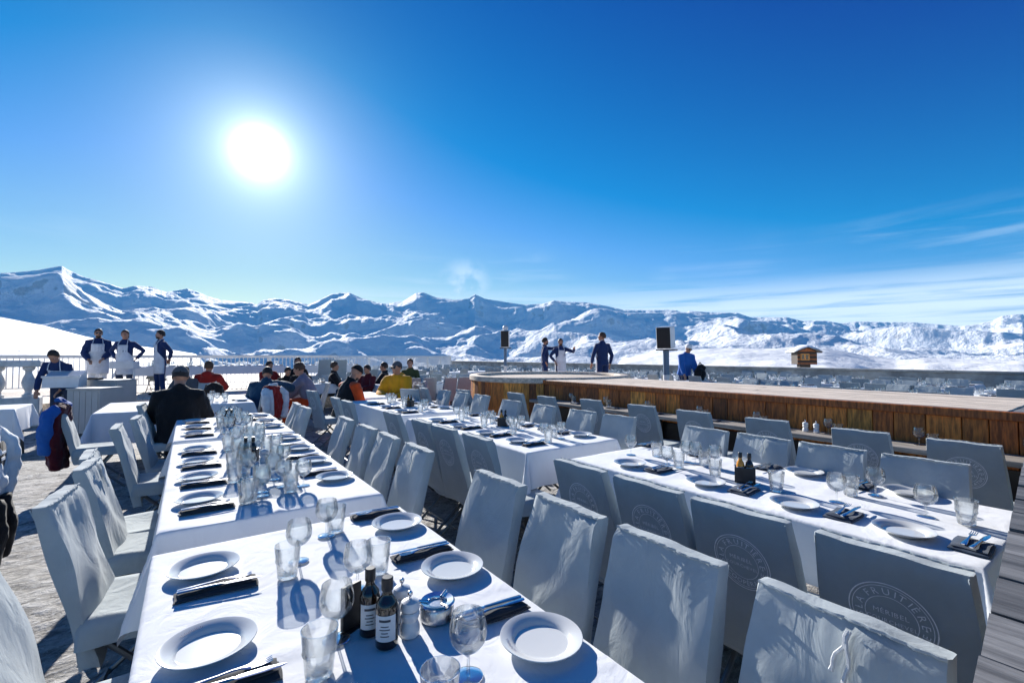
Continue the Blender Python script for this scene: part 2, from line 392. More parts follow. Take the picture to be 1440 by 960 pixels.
def polar_terrain(name, az, rr, H, m, label=None):
    A, RR = np.meshgrid(np.radians(az), rr, indexing='ij')
    P = np.stack([RR * np.sin(A), RR * np.cos(A), H], -1)
    na, nr = A.shape; me = bpy.data.meshes.new(name)
    me.vertices.add(na * nr); me.vertices.foreach_set('co', P.reshape(-1).astype(np.float32))
    i, j = np.meshgrid(np.arange(na - 1), np.arange(nr - 1), indexing='ij'); a = (i * nr + j).reshape(-1)
    F = np.stack([a, a + 1, a + nr + 1, a + nr], -1)[:, ::-1]
    me.loops.add(F.size); me.loops.foreach_set('vertex_index', F.reshape(-1).astype(np.int32))
    me.polygons.add(len(F)); me.polygons.foreach_set('loop_start', np.arange(0, F.size, 4).astype(np.int32))
    me.polygons.foreach_set('use_smooth', np.ones(len(F), bool)); me.materials.append(MATS[m]); me.update(calc_edges=True)
    o = link(name, me); tag(o, label=label, kind='structure'); return o

def sst(x, a, b):
    t_ = np.clip((x - a) / (b - a), 0, 1); return t_ * t_ * (3 - 2 * t_)

# --- the mountain range across the valley
az = np.linspace(-40, 112, 1500); rr = np.concatenate([np.linspace(900, 2500, 40)[:-1], np.linspace(2500, 9600, 250)])
A, RR = np.meshgrid(az, rr, indexing='ij'); X = RR * np.sin(np.radians(A)); Y = RR * np.cos(np.radians(A))
E0 = np.interp(az, *SKY)
out = (az < SKY[0][0]) | (az > SKY[0][-1])
E0 = E0 + np.where(out, 1.1 * perlin(az * .21, az * 0, 5), 0)
Rr = 7600 + 500 * perlin(az * .06, az * 0 + 3.3, 9)          # where the crest line stands
RC = np.repeat(Rr[:, None], len(rr), 1); T_ = (RR - 1500) / (RC - 1500)
env = -2.4 + (np.repeat(E0[:, None], len(rr), 1) + 2.4) * np.clip(T_, 0, 1) ** .95
env = np.where(T_ > 1, env - (T_ - 1) * 16, env)
h = np.tan(np.radians(env)) * RR
wx = 520 * fbm(X / 2400, Y / 2400, 4, 40); wy = 520 * fbm(X / 2400 + 7, Y / 2400, 4, 44)
big = fbm((X + wx) / 2700, (Y + wy) / 2700, 3, 11)
rid = fbm((X + wx) / 1900, (Y + wy) / 1900, 7, 21, .44, True)
fine = fbm(X / 330, Y / 330, 5, 31, .5)
lev = sst(RR, 1500, 3600) * (1 - .35 * sst(T_, .8, 1.0))
h = h + lev * (big * 380 + rid * 200 + fine * 30)
for it in range(3):       # settle each direction's crest on the skyline
    mask = (T_ > .86) & (T_ < 1.12)
    e = np.where(mask, np.degrees(np.arctan2(h - 1.5, RR)), -99).max(1)
    corr = E0 - e
    w = sst(T_, .45, .98) * (1 - .0 * T_)
    h = h + np.tan(np.radians(corr))[:, None] * RC * w * (RR / RC)
    lim = np.tan(np.radians(E0[:, None] - .12)) * RR + 1.5        # nothing in front rises above the crest
    ex = h - lim; h = np.where((T_ < .9) & (ex > -60), lim - 60 + 60 * np.tanh((ex + 60) / 60) , h)
h = np.where(RR < 1500, h - (1500 - RR) * .22, h)
polar_terrain('mountains', az, rr, h, 'mountain_snow', 'rugged snow covered mountain range across the valley')

# --- the hillside the terrace stands on, falling to the valley; rising on the left, a flat snowfield on the right
az = np.linspace(-75, 140, 900); rr = np.concatenate([np.linspace(14, 60, 24)[:-1], np.linspace(60, 950, 150)])
A, RR = np.meshgrid(az, rr, indexing='ij'); X = RR * np.sin(np.radians(A)); Y = RR * np.cos(np.radians(A))
base = -2.2 - (RR - 14) * .035 - sst(RR, 380, 950) * 190
L = prof([(-60, 441), (0, 448), (60, 459), (120, 474), (180, 485), (240, 492), (280, 498)])
Rt = prof([(880, 503), (940, 496), (985, 492), (1037, 489), (1115, 489), (1160, 491), (1200, 497), (1230, 503), (1260, 506), (1300, 504), (1340, 507), (1440, 508)])
def bump_layer(P, r0, wid, soft):
    e = np.interp(az, *P, left=P[1][0], right=P[1][-1])
    e = np.where(az > P[0][-1], P[1][-1] - (az - P[0][-1]) * soft, e); e = np.where(az < P[0][0], P[1][0] - (P[0][0] - az) * (.02 if soft > .5 else .3), e)
    top = np.tan(np.radians(e))[:, None] * r0 + 1.5
    g = np.where(RR < r0, sst(RR, r0 * .12, r0), 1 - sst(RR, r0, r0 + wid) * 1.0)
    return top, g
h = base.copy()
n = fbm(X / 60, Y / 60, 5, 61); n2 = fbm(X / 14, Y / 14, 3, 66)
tL, gL = bump_layer(L, 170, 260, .9)
tR, gR = bump_layer(Rt, 330, 260, .25)
mL = (1 - sst(A, L[0][-1] - .5, L[0][-1] + 3)); mR = sst(A, Rt[0][0] - 3, Rt[0][0])
h = h + (tL - base) * gL * mL
h = np.where(A > 20, base + (tR - base) * gR * mR + (n * 2.2 + n2 * .7) * sst(RR, 40, 200), h)
h = h + n * .25 * sst(RR, 40, 200)
polar_terrain('snow_slope', az, rr, h, 'piste_snow', 'smooth sunlit snow slope beyond the terrace edge')
# sheet far below out to the horizon
b_ = MB(); b_.add([(-9990, -9990, -420), (9990, -9990, -420), (9990, 9990, -420), (-9990, 9990, -420)], [(0, 1, 2, 3)])
tag(b_.build('ground', 'piste_snow'), 'snow covered valley floor far below', kind='structure')

# --- terrace floor
gx = np.concatenate([np.linspace(-13, -3.2, 50)[:-1], np.linspace(-3.2, 4.4, 300)[:-1], np.linspace(4.4, 17.6, 70)])
gy = np.concatenate([np.linspace(-8, -.4, 20)[:-1], np.linspace(-.4, 8.5, 330)[:-1], np.linspace(8.5, 36, 90)])
GX, GY = np.meshgrid(gx, gy, indexing='ij')
c_, s_ = math.cos(R(32)), math.sin(R(32)); U = GX * c_ - GY * s_; V = GX * s_ + GY * c_
GZ = -.03 + .010 * fbm(U * 2.2, V * 6.5, 4, 71) + .012 * fbm(GX * 1.3, GY * 1.3, 3, 75)
GZ = np.minimum(GZ, -.004)
b_ = MB(); b_.grid(np.stack([GX, GY, GZ], -1)[:, ::-1]); tag(b_.build('terrace_floor', 'trodden_snow', angle=None), 'dirty trodden snow on the terrace floor', kind='structure')
b_ = MB(); b_.box(-13.1, 17.7, -8.1, 36.1, -3.2, -.09); tag(b_.build('terrace_wall', 'parapet'), 'base of the terrace', kind='structure')
# raised back deck
b_ = MB(); b_.box(-9, 5.6, 14.3, 35.8, -.06, .44, ch=.02); tag(b_.build('raised_deck', 'grey_board'), 'raised deck along the back of the terrace', kind='structure')
b_ = MB(); b_.box(-3.2, -.2, 13.95, 14.28, -.02, .22, ch=.01); tag(b_.build('deck_step', 'grey_board'), 'long grey step up to the raised deck', kind='structure')
b_ = MB(); b_.box(7.6, 12.2, 8.2, 16.0, -.06, .36, ch=.02); tag(b_.build('raised_walkway', 'grey_board'), 'raised walkway behind the round stage', kind='structure')

# --- the wooden stage: straight runway X 5.18..6.82, round head at (6.3,7.55)
stage = root('wooden_stage', (0, 0, 0)); tag(stage, 'long brown boarded stage with weathered grey top and round far end', 'stage')
SX0, SX1, SZ = 5.18, 6.82, 1.07; CX, CY, CR = 6.3, 7.55, 1.66
yc = CY - math.sqrt(CR ** 2 - (CX - SX0) ** 2)
b_ = MB(); b_.box(SX0 + .06, SX1, .0, CY, -.02, SZ - .06); b_.lathe([(CR - .06, -.02), (CR - .06, SZ - .06)], 64, c=(CX, CY, 0)); b_.build('stage_core', 'dark_wood', stage)
y = -.1; k = 0
while y < yc - .03:
    w = random.uniform(.15, .27); w = min(w, yc - y)
    dx = random.uniform(0, .008); bb = MB(); bb.box(SX0 + .012 + dx, SX0 + .045 + dx, y + .003, y + w - .003, 0., SZ - .075, ch=.003)
    bb.build('board', 'brown_board_%d' % random.choice([0, 0, 1, 1, 2, 3]), stage); y += w
a0 = math.atan2(yc - CY, SX0 - CX); a = a0; a1 = a0 - R(290)
while a > a1:
    w = random.uniform(.12, .2) / CR; rr_ = CR - random.uniform(.012, .02)
    q = []
    for z in (0, SZ - .075):
        for rr2, aa in ((rr_, a - .002), (rr_, a - w + .002), (rr_ - .03, a - w + .002), (rr_ - .03, a - .002)): q.append((CX + rr2 * math.cos(aa), CY + rr2 * math.sin(aa), z))
    bb = MB(); bb.add(q, [(0, 1, 2, 3), (7, 6, 5, 4)] + [(i, i + 4, (i + 1) % 4 + 4, (i + 1) % 4) for i in range(4)])
    bb.build('board', 'brown_board_%d' % random.choice([0, 0, 1, 2, 3]), stage); a -= w
# top boards run along the stage
nb = 11; wb = (SX1 - SX0) / nb
for i in range(nb):
    x0 = SX0 + i * wb; yy = .66; yend = CY - math.sqrt(max(0, CR ** 2 - (x0 + wb / 2 - CX) ** 2)) + .02 if abs(x0 - CX) < CR else 6.2
    while yy < yend - .05:
        ln = min(random.uniform(1.7, 2.9), yend - yy)
        if yend - yy - ln < .4: ln = yend - yy
        bb = MB(); dz = random.uniform(0, .004)
        bb.box(x0 + .004, x0 + wb - .004, yy + .002, yy + ln - .002, SZ - .045, SZ + dz, ch=.004); bb.build('top_board', 'grey_board', stage); yy += ln
    bb = MB(); bb.box(x0 + .004, x0 + wb - .004, -.1, .655, SZ - .045, SZ - .004, ch=.004); bb.build('top_board', 'dark_board', stage)
bb = MB(); bb.box(SX0 - .02, SX0 + .03, -.1, yc + .06, SZ - .075, SZ - .003, ch=.006); bb.build('edge_trim', 'brown_board_1', stage)
# round head: raised ring round a sunken disc of boards
ring = MB(); N = 96; pr = [(CR - .02, SZ - .075), (CR + .015, SZ - .06), (CR + .015, SZ + .025), (CR - .005, SZ + .035), (CR - .14, SZ + .035), (CR - .15, SZ + .02), (CR - .15, SZ - .05)]
ring.lathe(pr, N, c=(CX, CY, 0)); ring.f = ring.f[:-2]; ring.mi = ring.mi[:-2]; ring.sm = ring.sm[:-2]; ring.build('ring_edge', 'grey_board', stage)
rd = CR - .16
n_ = 18; wd = 2 * rd / n_
for i in range(n_):
    x0 = -rd + i * wd; x1 = x0 + wd; l0 = math.sqrt(max(0, rd ** 2 - x0 ** 2)); l1 = math.sqrt(max(0, rd ** 2 - x1 ** 2))
    if max(l0, l1) < .1: continue
    g = .004; z1 = SZ - .028 + random.uniform(0, .003); z0 = SZ - .058
    top = [(x0 + g, -l0), (x1 - g, -l1), (x1 - g, l1), (x0 + g, l0)]
    bb = MB(); bb.add([(CX + p, CY + q, z) for z in (z0, z1) for p, q in top], [(3, 2, 1, 0), (4, 5, 6, 7)] + [(k, (k + 1) % 4, (k + 1) % 4 + 4, k + 4) for k in range(4)])
    bb.build('disc_board', 'grey_board', stage)
# narrow ledge along the stage front
ledge = root('counter_ledge', (0, 0, 0)); tag(ledge, 'narrow grey counter ledge fixed along the front of the brown stage', 'counter')
yy = -.1
while yy < 6.3:
    ln = min(1.6, 6.35 - yy); bb = MB(); bb.box(4.83, 5.165, yy + .003, yy + ln - .003, .70, .745, ch=.005); bb.build('ledge_board', 'ledge_board', ledge); yy += ln
bb = MB()
for q in np.arange(.2, 6.2, 1.2): bb.box(4.92, 5.15, q, q + .06, .58, .697); bb.box(5.09, 5.15, q, q + .06, 0, .58)
bb.build('bracket', 'dark_wood', ledge)
bb = MB(); bb.box(5.17, 5.185, -.1, yc - .1, .0, .62); bb.build('kick_board', 'black_plastic', ledge)

# --- wooden walkway beside the near end of the right table
wk = root('wooden_walkway', (0, 0, 0)); tag(wk, 'dark weathered board walkway at the near end of the rounded right table', 'walkway')
def ey(x): return .075 + .088 * x
x = .74
while x < 5.1:
    w = .195 + random.uniform(-.02, .02); g = .007
    y1a, y1b = ey(x), ey(x + w); y0a, y0b = y1a - .24, y1b - .24; z1 = 1.06 + random.uniform(-.006, .006); z0 = z1 - .04
    for (ya0, yb0, ya1, yb1) in ((y0a, y0b, y1a, y1b), (y0a - .9, y0b - .9, y0a - .012, y0b - .012)):
        bb = MB(); c = .004
        pts = [(x + g, ya0), (x + w - g, yb0), (x + w - g, yb1), (x + g, ya1)]
        bb.add([(p, q, z) for z in (z0, z1) for p, q in pts], [(3, 2, 1, 0), (4, 5, 6, 7)] + [(k, (k + 1) % 4, (k + 1) % 4 + 4, k + 4) for k in range(4)])
        bb.build('plank', 'dark_board', wk)
    x += w
bb = MB(); bb.add([(.9, ey(.9) - .252, 1.03), (5.1, ey(5.1) - .252, 1.03), (5.1, ey(5.1) - .242, 1.03), (.9, ey(.9) - .242, 1.03), (.9, ey(.9) - .252, 1.072), (5.1, ey(5.1) - .252, 1.072), (5.1, ey(5.1) - .242, 1.072), (.9, ey(.9) - .242, 1.072)],
                  [(3, 2, 1, 0), (4, 5, 6, 7)] + [(k, (k + 1) % 4, (k + 1) % 4 + 4, k + 4) for k in range(4)]); bb.build('batten', 'grey_board', wk)
bb = MB()
for xx in (1.5, 3.4, 4.9):
    for yo in (-.10, -.95): bb.box(xx - .04, xx + .04, ey(xx) + yo - .04, ey(xx) + yo + .04, -.02, 1.0)
for yo in (-.10, -.95): bb.add([(.8, ey(.8) + yo - .03, 1.0), (5.1, ey(5.1) + yo - .03, 1.0), (5.1, ey(5.1) + yo + .03, 1.0), (.8, ey(.8) + yo + .03, 1.0), (.8, ey(.8) + yo - .03, .92), (5.1, ey(5.1) + yo - .03, .92), (5.1, ey(5.1) + yo + .03, .92), (.8, ey(.8) + yo + .03, .92)],
                  [(0, 1, 2, 3), (7, 6, 5, 4)] + [(k, k + 4, (k + 1) % 4 + 4, (k + 1) % 4) for k in range(4)])
bb.build('support', 'dark_wood', wk)

# --- rails and parapets
def rail_line(name, a, b, z0, ztop, label, post=2.2, balus=None, mt='rail_white', thick=.05, glass=False, bar_h=.10):
    r_ = root(name, (a[0], a[1], z0)); tag(r_, label, 'railing'); a = Vector((a[0], a[1], 0)); b = Vector((b[0], b[1], 0)); L_ = (b - a).length
    an = math.atan2(b.y - a.y, b.x - a.x); M0 = Matrix.Rotation(an, 4, 'Z'); H_ = ztop - z0
    bb = MB(); bb.box(-thick, L_ + thick, -thick, thick, H_ - bar_h, H_, M=M0, ch=.008); bb.build('top_rail', mt, r_)
    n = max(1, round(L_ / post))
    for i in range(n + 1):
        x = L_ * i / n; bb = MB(); bb.box(x - .05, x + .05, -.045, .045, 0, H_ - bar_h - .002, M=M0, ch=.006); bb.build('post', mt, r_)
    if balus:
        bb = MB(); x = balus
        while x < L_:
            bb.box(x - .012, x + .012, -.012, .012, .1, H_ - bar_h - .002, M=M0); x += balus
        o = bb.build('railing_bars', mt, r_); o['kind'] = 'stuff'
        bb = MB(); bb.box(0, L_, -.02, .02, .08, .11, M=M0); bb.build('bottom_rail', mt, r_)
    return r_
rail_line('metal_railing', (-7.2, 19.4), (4.9, 19.4), .44, 1.52, 'white metal railing behind the four standing waiters on the left', 2.42, .13)
rail_line('metal_railing', (4.98, 19.4), (17.3, 33.0), .44, 1.50, 'long pale railing along the back of the terrace below the mountains', 3.0, .15)
# stone balustrade on the far left
bal = root('stone_balustrade', (-6.5, 14.0, 0)); tag(bal, 'pale stone balustrade with fat turned balusters on the far left', 'balustrade')
bb = MB(); bb.box(-.3, 3.9, -.16, .16, 1.26, 1.40, ch=.02); bb.build('coping', 'stone', bal)
bb = MB(); bb.box(-.3, 3.9, -.16, .16, -.02, .62, ch=.02); bb.build('plinth', 'stone', bal)
for i in range(9):
    bb = MB(); x = .1 + i * .45
    bb.lathe([(.10, 0), (.10, .05), (.06, .07), (.055, .12), (.10, .22), (.115, .30), (.095, .40), (.055, .50), (.05, .55), (.09, .58), (.10, .60), (.10, .64)], 14, c=(x, 0, .62)); bb.build('baluster', 'stone', bal)
# solid parapet on the right
par = root('parapet_wall', (17.5, 0, 0)); tag(par, 'low grey solid parapet along the right edge of the terrace', 'wall')
bb = MB(); bb.box(-.12, .12, -8, 33.0, -.05, 1.02, ch=.01); bb.build('wall_face', 'parapet', par)
bb = MB(); bb.box(-.17, .17, -8, 33.0, 1.023, 1.09, ch=.012); bb.build('coping', 'parapet', par)

hz = MB(); hz.box(-10000, 10000, -10000, 10000, -422, 1650)
o = hz.build('haze', 'piste_snow'); o.data.materials.clear(); tag(o, 'thin blue mountain air', kind='stuff')
m = bpy.data.materials.new('mountain_air'); m.use_nodes = True; q = NT(m.node_tree)
pv = q.n('ShaderNodeVolumePrincipled', {'Color': (.10, .52, 1.0, 1), 'Density': HAZE, 'Anisotropy': .0})
q.n('ShaderNodeOutputMaterial', {1: pv.outputs[0]}); o.data.materials.append(m)
# ================================================================ MODELS
def blob(mb, voxel=.016, smooth=2, keep=True):
    """one continuous surface out of overlapping volumes"""
    me = bpy.data.meshes.new('tmp'); me.from_pydata(np.concatenate(mb.v).tolist(), [], mb.f); o = bpy.data.objects.new('tmp', me); COL.objects.link(o)
    m = o.modifiers.new('r', 'REMESH'); m.mode = 'VOXEL'; m.voxel_size = voxel
    if smooth: s = o.modifiers.new('s', 'SMOOTH'); s.iterations = smooth; s.factor = .6
    dg = bpy.context.evaluated_depsgraph_get(); ev = o.evaluated_get(dg); em = ev.to_mesh()
    co = np.empty(len(em.vertices) * 3); em.vertices.foreach_get('co', co); F = [tuple(p.vertices) for p in em.polygons]
    ev.to_mesh_clear(); bpy.data.objects.remove(o); bpy.data.meshes.remove(me)
    return co.reshape(-1, 3), F
def blob_obj(mb, name, m, parent, voxel=.016, smooth=2, crumple=0., seed=0):
    v, F = blob(mb, voxel, smooth)
    if crumple:
        v = v.copy(); n = fbm(v[:, 0] * 9 + v[:, 1] * 5, v[:, 2] * 7 + v[:, 1] * 4, 3, seed); c = v.mean(0); d = v - c; d[:, 2] *= .2
        d /= np.linalg.norm(d, axis=1)[:, None] + 1e-6; v += d * (n * crumple)[:, None]
    b = MB(); b.add(v, F, 0, True); return b.build(name, m, parent, angle=None)

# ---- text ring mesh
def char_geo(ch, size):
    cu = bpy.data.curves.new('t', 'FONT'); cu.body = ch; cu.size = size; cu.resolution_u = 2; o = bpy.data.objects.new('t', cu); COL.objects.link(o)
    dg = bpy.context.evaluated_depsgraph_get(); ev = o.evaluated_get(dg); me = ev.to_mesh()
    v = np.array([tuple(p.co) for p in me.vertices]).reshape(-1, 3); F = [tuple(p.vertices) for p in me.polygons]; ev.to_mesh_clear()
    bpy.data.objects.remove(o); bpy.data.curves.remove(cu); return v, F
def word_geo(s, size, sp=1.0):
    x = 0; out = []
    for ch in s:
        if ch == ' ': x += size * .34; continue
        v, F = char_geo(ch, size); w = v[:, 0].max(); out.append((x, v, F, w)); x += (w + size * .07) * sp
    return out, x
def logo_pts():
    V = []; F = []; n = 0
    def put(v, f):
        nonlocal n
        V.append(v[:, :2]); F.extend([tuple(i + n for i in q) for q in f]); n += len(v)
    def ringg(r0, r1, N=72):
        a = np.linspace(0, 2 * PI, N, endpoint=False); v = np.concatenate([np.stack([r * np.cos(a), r * np.sin(a), a * 0], 1) for r in (r0, r1)])
        put(v, [(i, (i + 1) % N, N + (i + 1) % N, N + i) for i in range(N)])
    ringg(.1035, .107); ringg(.096, .098); ringg(.063, .065)
    def arc(s, size, rad, mid, top=True, sp=1.15):
        g, w = word_geo(s, size, sp)
        for x, v, f, cw in g:
            xx = x + cw / 2 - w / 2; a = mid - xx / rad if top else mid + xx / rad
            u = v[:, 0] - cw / 2; z = v[:, 1] if top else v[:, 1]
            if top: c, s_ = math.cos(a), math.sin(a); px = (rad + z) * c + u * s_; py = (rad + z) * s_ - u * c
            else: c, s_ = math.cos(a), math.sin(a); px = (rad - z) * c - u * s_; py = (rad - z) * s_ + u * c
            put(np.stack([px, py, px * 0], 1), f)
    arc('LA FRUITIÈRE', .029, .0705, PI / 2, True, 1.25)
    arc('Sté COOPÉRATIVE', .026, .0905, -PI / 2, False, 1.12)
    for a in (PI, 0): v, f = char_geo('·', .05); put(v - v.mean(0) + np.array([.0805 * math.cos(a), 0, 0]), f)
    for s, y in (('MÉRIBEL', .006), ('COURCHEVEL', -.020)):
        g, w = word_geo(s, .0215 if s[0] == 'M' else .0175, 1.05)
        for x, v, f, cw in g: put(v + np.array([x - w / 2, y, 0]), f)
    return np.concatenate(V), F
LOGO = logo_pts()

# ---- covered folding chair; sitter looks along +Y, origin on the floor
def chair_surface(seed):
    ph = random.Random(seed)
    p1, p2, p3 = ph.uniform(0, 9), ph.uniform(0, 9), ph.uniform(0, 9); diag = ph.choice([-1, 1]) * ph.uniform(.6, 1)
    def centre(z): t_ = (z - .42) / .5; return -.20 - .115 * t_ - .02 * t_ * t_
    def half(z):
        return .181 + .020 * max(0, .92 - z) / .5 + .003 * math.sin(9 * z + p1) + (.010 * max(0, .5 - z) / .2)
    def disp(u, z, inner):
        top = max(0, min(1, (z - .74) / .18))
        g = .0045 * top * math.sin(u * 95 + p1 + 3 * math.sin(u * 20 + p2)) * (.6 if inner else .25)        # gathers under the top seam
        g += (.0055 if inner else .003) * math.sin(14 * (u * diag + (z - .6)) + p2) + .004 * math.sin(23 * u - 17 * z * diag + p3) * (1 if inner else .5)
        if inner: g += .008 * max(0, 1 - abs((z - .60) - diag * (u + .02) * 1.1) / .05) * .6
        return g * max(.08, min(1, (.925 - z) / .03)) + (.0015 * math.sin(70 * u + p2) if z > .90 else 0)
    def outer(u, z): return centre(z) - .027 - disp(u, z, False) - .006 * math.cos(u / .21 * PI / 2)
    def inner(u, z): return centre(z) + .027 + disp(u, z, True) + .004 * math.cos(u / .21 * PI / 2)
    return centre, half, outer, inner
def make_chair(seed, covermat='grey_canvas', lace=False, full=True):
    r_ = root('covered_chair'); tag(r_, 'chair', 'chair')
    centre, half, outer, inner = chair_surface(seed)
    nz = 26 if full else 9; nu = 20 if full else 7; ne = 3 if full else 2
    rows = []
    ZT = .925; zs = np.linspace(.30, ZT, nz)
    for i, z in enumerate(zs):
        hw = half(z); zz = z; ring = []
        shr = 0. if i < nz - 1 else .008
        edge = .012 * math.sin(3 * i) * .3
        for j in range(nu): u = -hw + 2 * hw * j / (nu - 1); zt = zz + (.002 * math.sin(u * 31 + seed) if i == nz - 1 else 0) + (.010 * math.sin(u * 14 + seed) if i == 0 else 0); ring.append((u, outer(u * .98, z) + shr, zt))
        for j in range(1, ne): q = PI * j / ne; ring.append((hw + .006 * math.sin(q), centre(z) - .027 * math.cos(q), zz))
        for j in range(nu): u = hw - 2 * hw * j / (nu - 1); zt = zz + (.002 * math.sin(u * 31 + seed) if i == nz - 1 else 0) + (.010 * math.sin(u * 14 + seed) if i == 0 else 0); ring.append((u, inner(u * .98, z) - shr, zt))
        for j in range(1, ne): q = PI * j / ne; ring.append((-hw - .006 * math.sin(q), centre(z) + .027 * math.cos(q), zz))
        rows.append(ring)
    P = np.array(rows); a, b = P.shape[:2]; bb = MB()
    F = [(i * b + j, i * b + (j + 1) % b, (i + 1) * b + (j + 1) % b, (i + 1) * b + j) for i in range(a - 1) for j in range(b)]
    # top cap : strip between outer and inner rows
    o0 = (a - 1) * b
    for j in range(nu - 1): F.append((o0 + j, o0 + j + 1, o0 + (nu + ne - 1) + nu - 2 - j, o0 + (nu + ne - 1) + nu - 1 - j))
    F.append(tuple([o0 + nu - 1] + [o0 + nu + j for j in range(ne - 1)] + [o0 + nu + ne - 1])); F.append(tuple([o0 + 2 * nu + ne - 2] + [o0 + 2 * nu + ne - 1 + j for j in range(ne - 1)] + [o0]))
    bb.add(P.reshape(-1, 3), F, 0, True)
    bb.build('back_cover', covermat, r_, angle=50)
    # seat cover with a short skirt
    nx, ny = (18, 18) if full else (6, 6); G = np.zeros((nx, ny, 3)); rnd = random.Random(seed + 5); q1 = rnd.uniform(0, 9)
    S = []
    for i in range(nx):
        for j in range(ny):
            s = -1 + 2 * i / (nx - 1); tt = -1 + 2 * j / (ny - 1); hx, hy = .215, .215; ov = .09
            sx, sy = s * (hx + ov), tt * (hy + ov); x = max(-hx, min(hx, sx)); yv = max(-hy, min(hy, sy)); dx, dy = sx - x, sy - yv
            dr = max(abs(dx), abs(dy)); fl = .012 * dr / ov + .008 * math.sin(28 * (x - yv) + q1) * dr / ov
            z = .475 - dr + .004 * math.sin(15 * x + q1) * math.cos(12 * yv) - .012 * (1 - (x / hx) ** 2) * (1 - (yv / hy) ** 2)
            z -= .006 if dr > 0 else 0
            G[i, j] = (x + (math.copysign(fl + .004, dx) if dx else 0), yv - .0 + (math.copysign(fl + .004, dy) if dy > 0 else 0), z)
    bb = MB(); bb.grid(G[::-1]); bb.build('seat_cover', covermat, r_, angle=None)
    rr = .0125; nn = 8 if full else 5
    for s in (-1, 1):
        bb = MB(); bb.tube([(s * .160, centre(.86), .86), (s * .165, -.21, .44), (s * .175, -.10, .33), (s * .20, .22, .012), (s * .20, .24, .0)], rr, nn); bb.build('leg', 'chair_tube', r_)
        bb = MB(); bb.tube([(s * .172, .17, .44), (s * .172, .02, .25), (s * .172, -.25, .012), (s * .172, -.27, 0)], rr, nn); bb.build('leg', 'chair_tube', r_)
    bb = MB(); bb.tube([(-.20, .165, .068), (.20, .165, .068)], .009, nn); bb.tube([(-.172, -.19, .075), (.172, -.19, .075)], .009, nn); bb.tube([(-.172, .16, .43), (.172, .16, .43)], .009, nn); bb.build('stretcher', 'chair_tube', r_)
    # printed round logo on the outside of the back
    if full:
        p, f = LOGO; zc_ = .72
        vv = [(x, outer(x, zc_ + y) - .0022, zc_ + y) for x, y in p]
        bb = MB(); bb.add(vv, f); bb.build('logo_print', 'logo_print', r_, angle=None)
        bb = MB(); hw = half(ZT) ; pts = [(-hw + 2 * hw * j / 30, inner((-hw + 2 * hw * j / 30) * .98, ZT - .004) - .004 + .003 * math.sin(j * 2.1), ZT + .001 + .002 * math.sin((-hw + 2 * hw * j / 30) * 31 + seed)) for j in range(31)]
        bb.tube(pts, .0042, 6)
        for s in (-1, 1): bb.tube([(s * (half(z) - .001), outer(s * half(z) * .98, z) + .0005, z) for z in np.linspace(.31, ZT - .006, 16)], .0020, 5)
        bb.tube([(-half(.315) + 2 * half(.315) * j / 16, outer((-half(.315) + 2 * half(.315) * j / 16) * .98, .322) - .001, .322 + .010 * math.sin((-half(.315) + 2 * half(.315) * j / 16) * 14 + seed)) for j in range(17)], .0026, 5)
        bb.build('seam', covermat, r_)
    if lace:
        bb = MB(); u0 = -.03
        for k_, (du, ln) in enumerate(((0., .13), (.03, .085))):
            pts = [(u0 + du * i / 8 + .004 * math.sin(i * 1.3 + k_), inner(u0, ZT - .02 - ln * i / 8) + .008 + .003 * math.sin(i), ZT - .012 - ln * i / 8) for i in range(9)]
            bb.tube(pts, [.0045] * 8 + [.0055], 6)
        bb.build('tie_string', 'pale_canvas', r_)
    return r_
CHAIRS = [Proto(make_chair(s, lace=(s == 3))) for s in (1, 2, 3, 4)]
FARCHAIR = None
CH_N = [0]
def chair(x, y, face, label, group=None, jit=3., v=None, z=0.):
    """face: compass degrees the sitter looks to"""
    p = CHAIRS[v if v is not None else CH_N[0] % 4]; CH_N[0] += 1
    return p.put((x, y, z), R(-face + random.uniform(-jit, jit)), label, group)

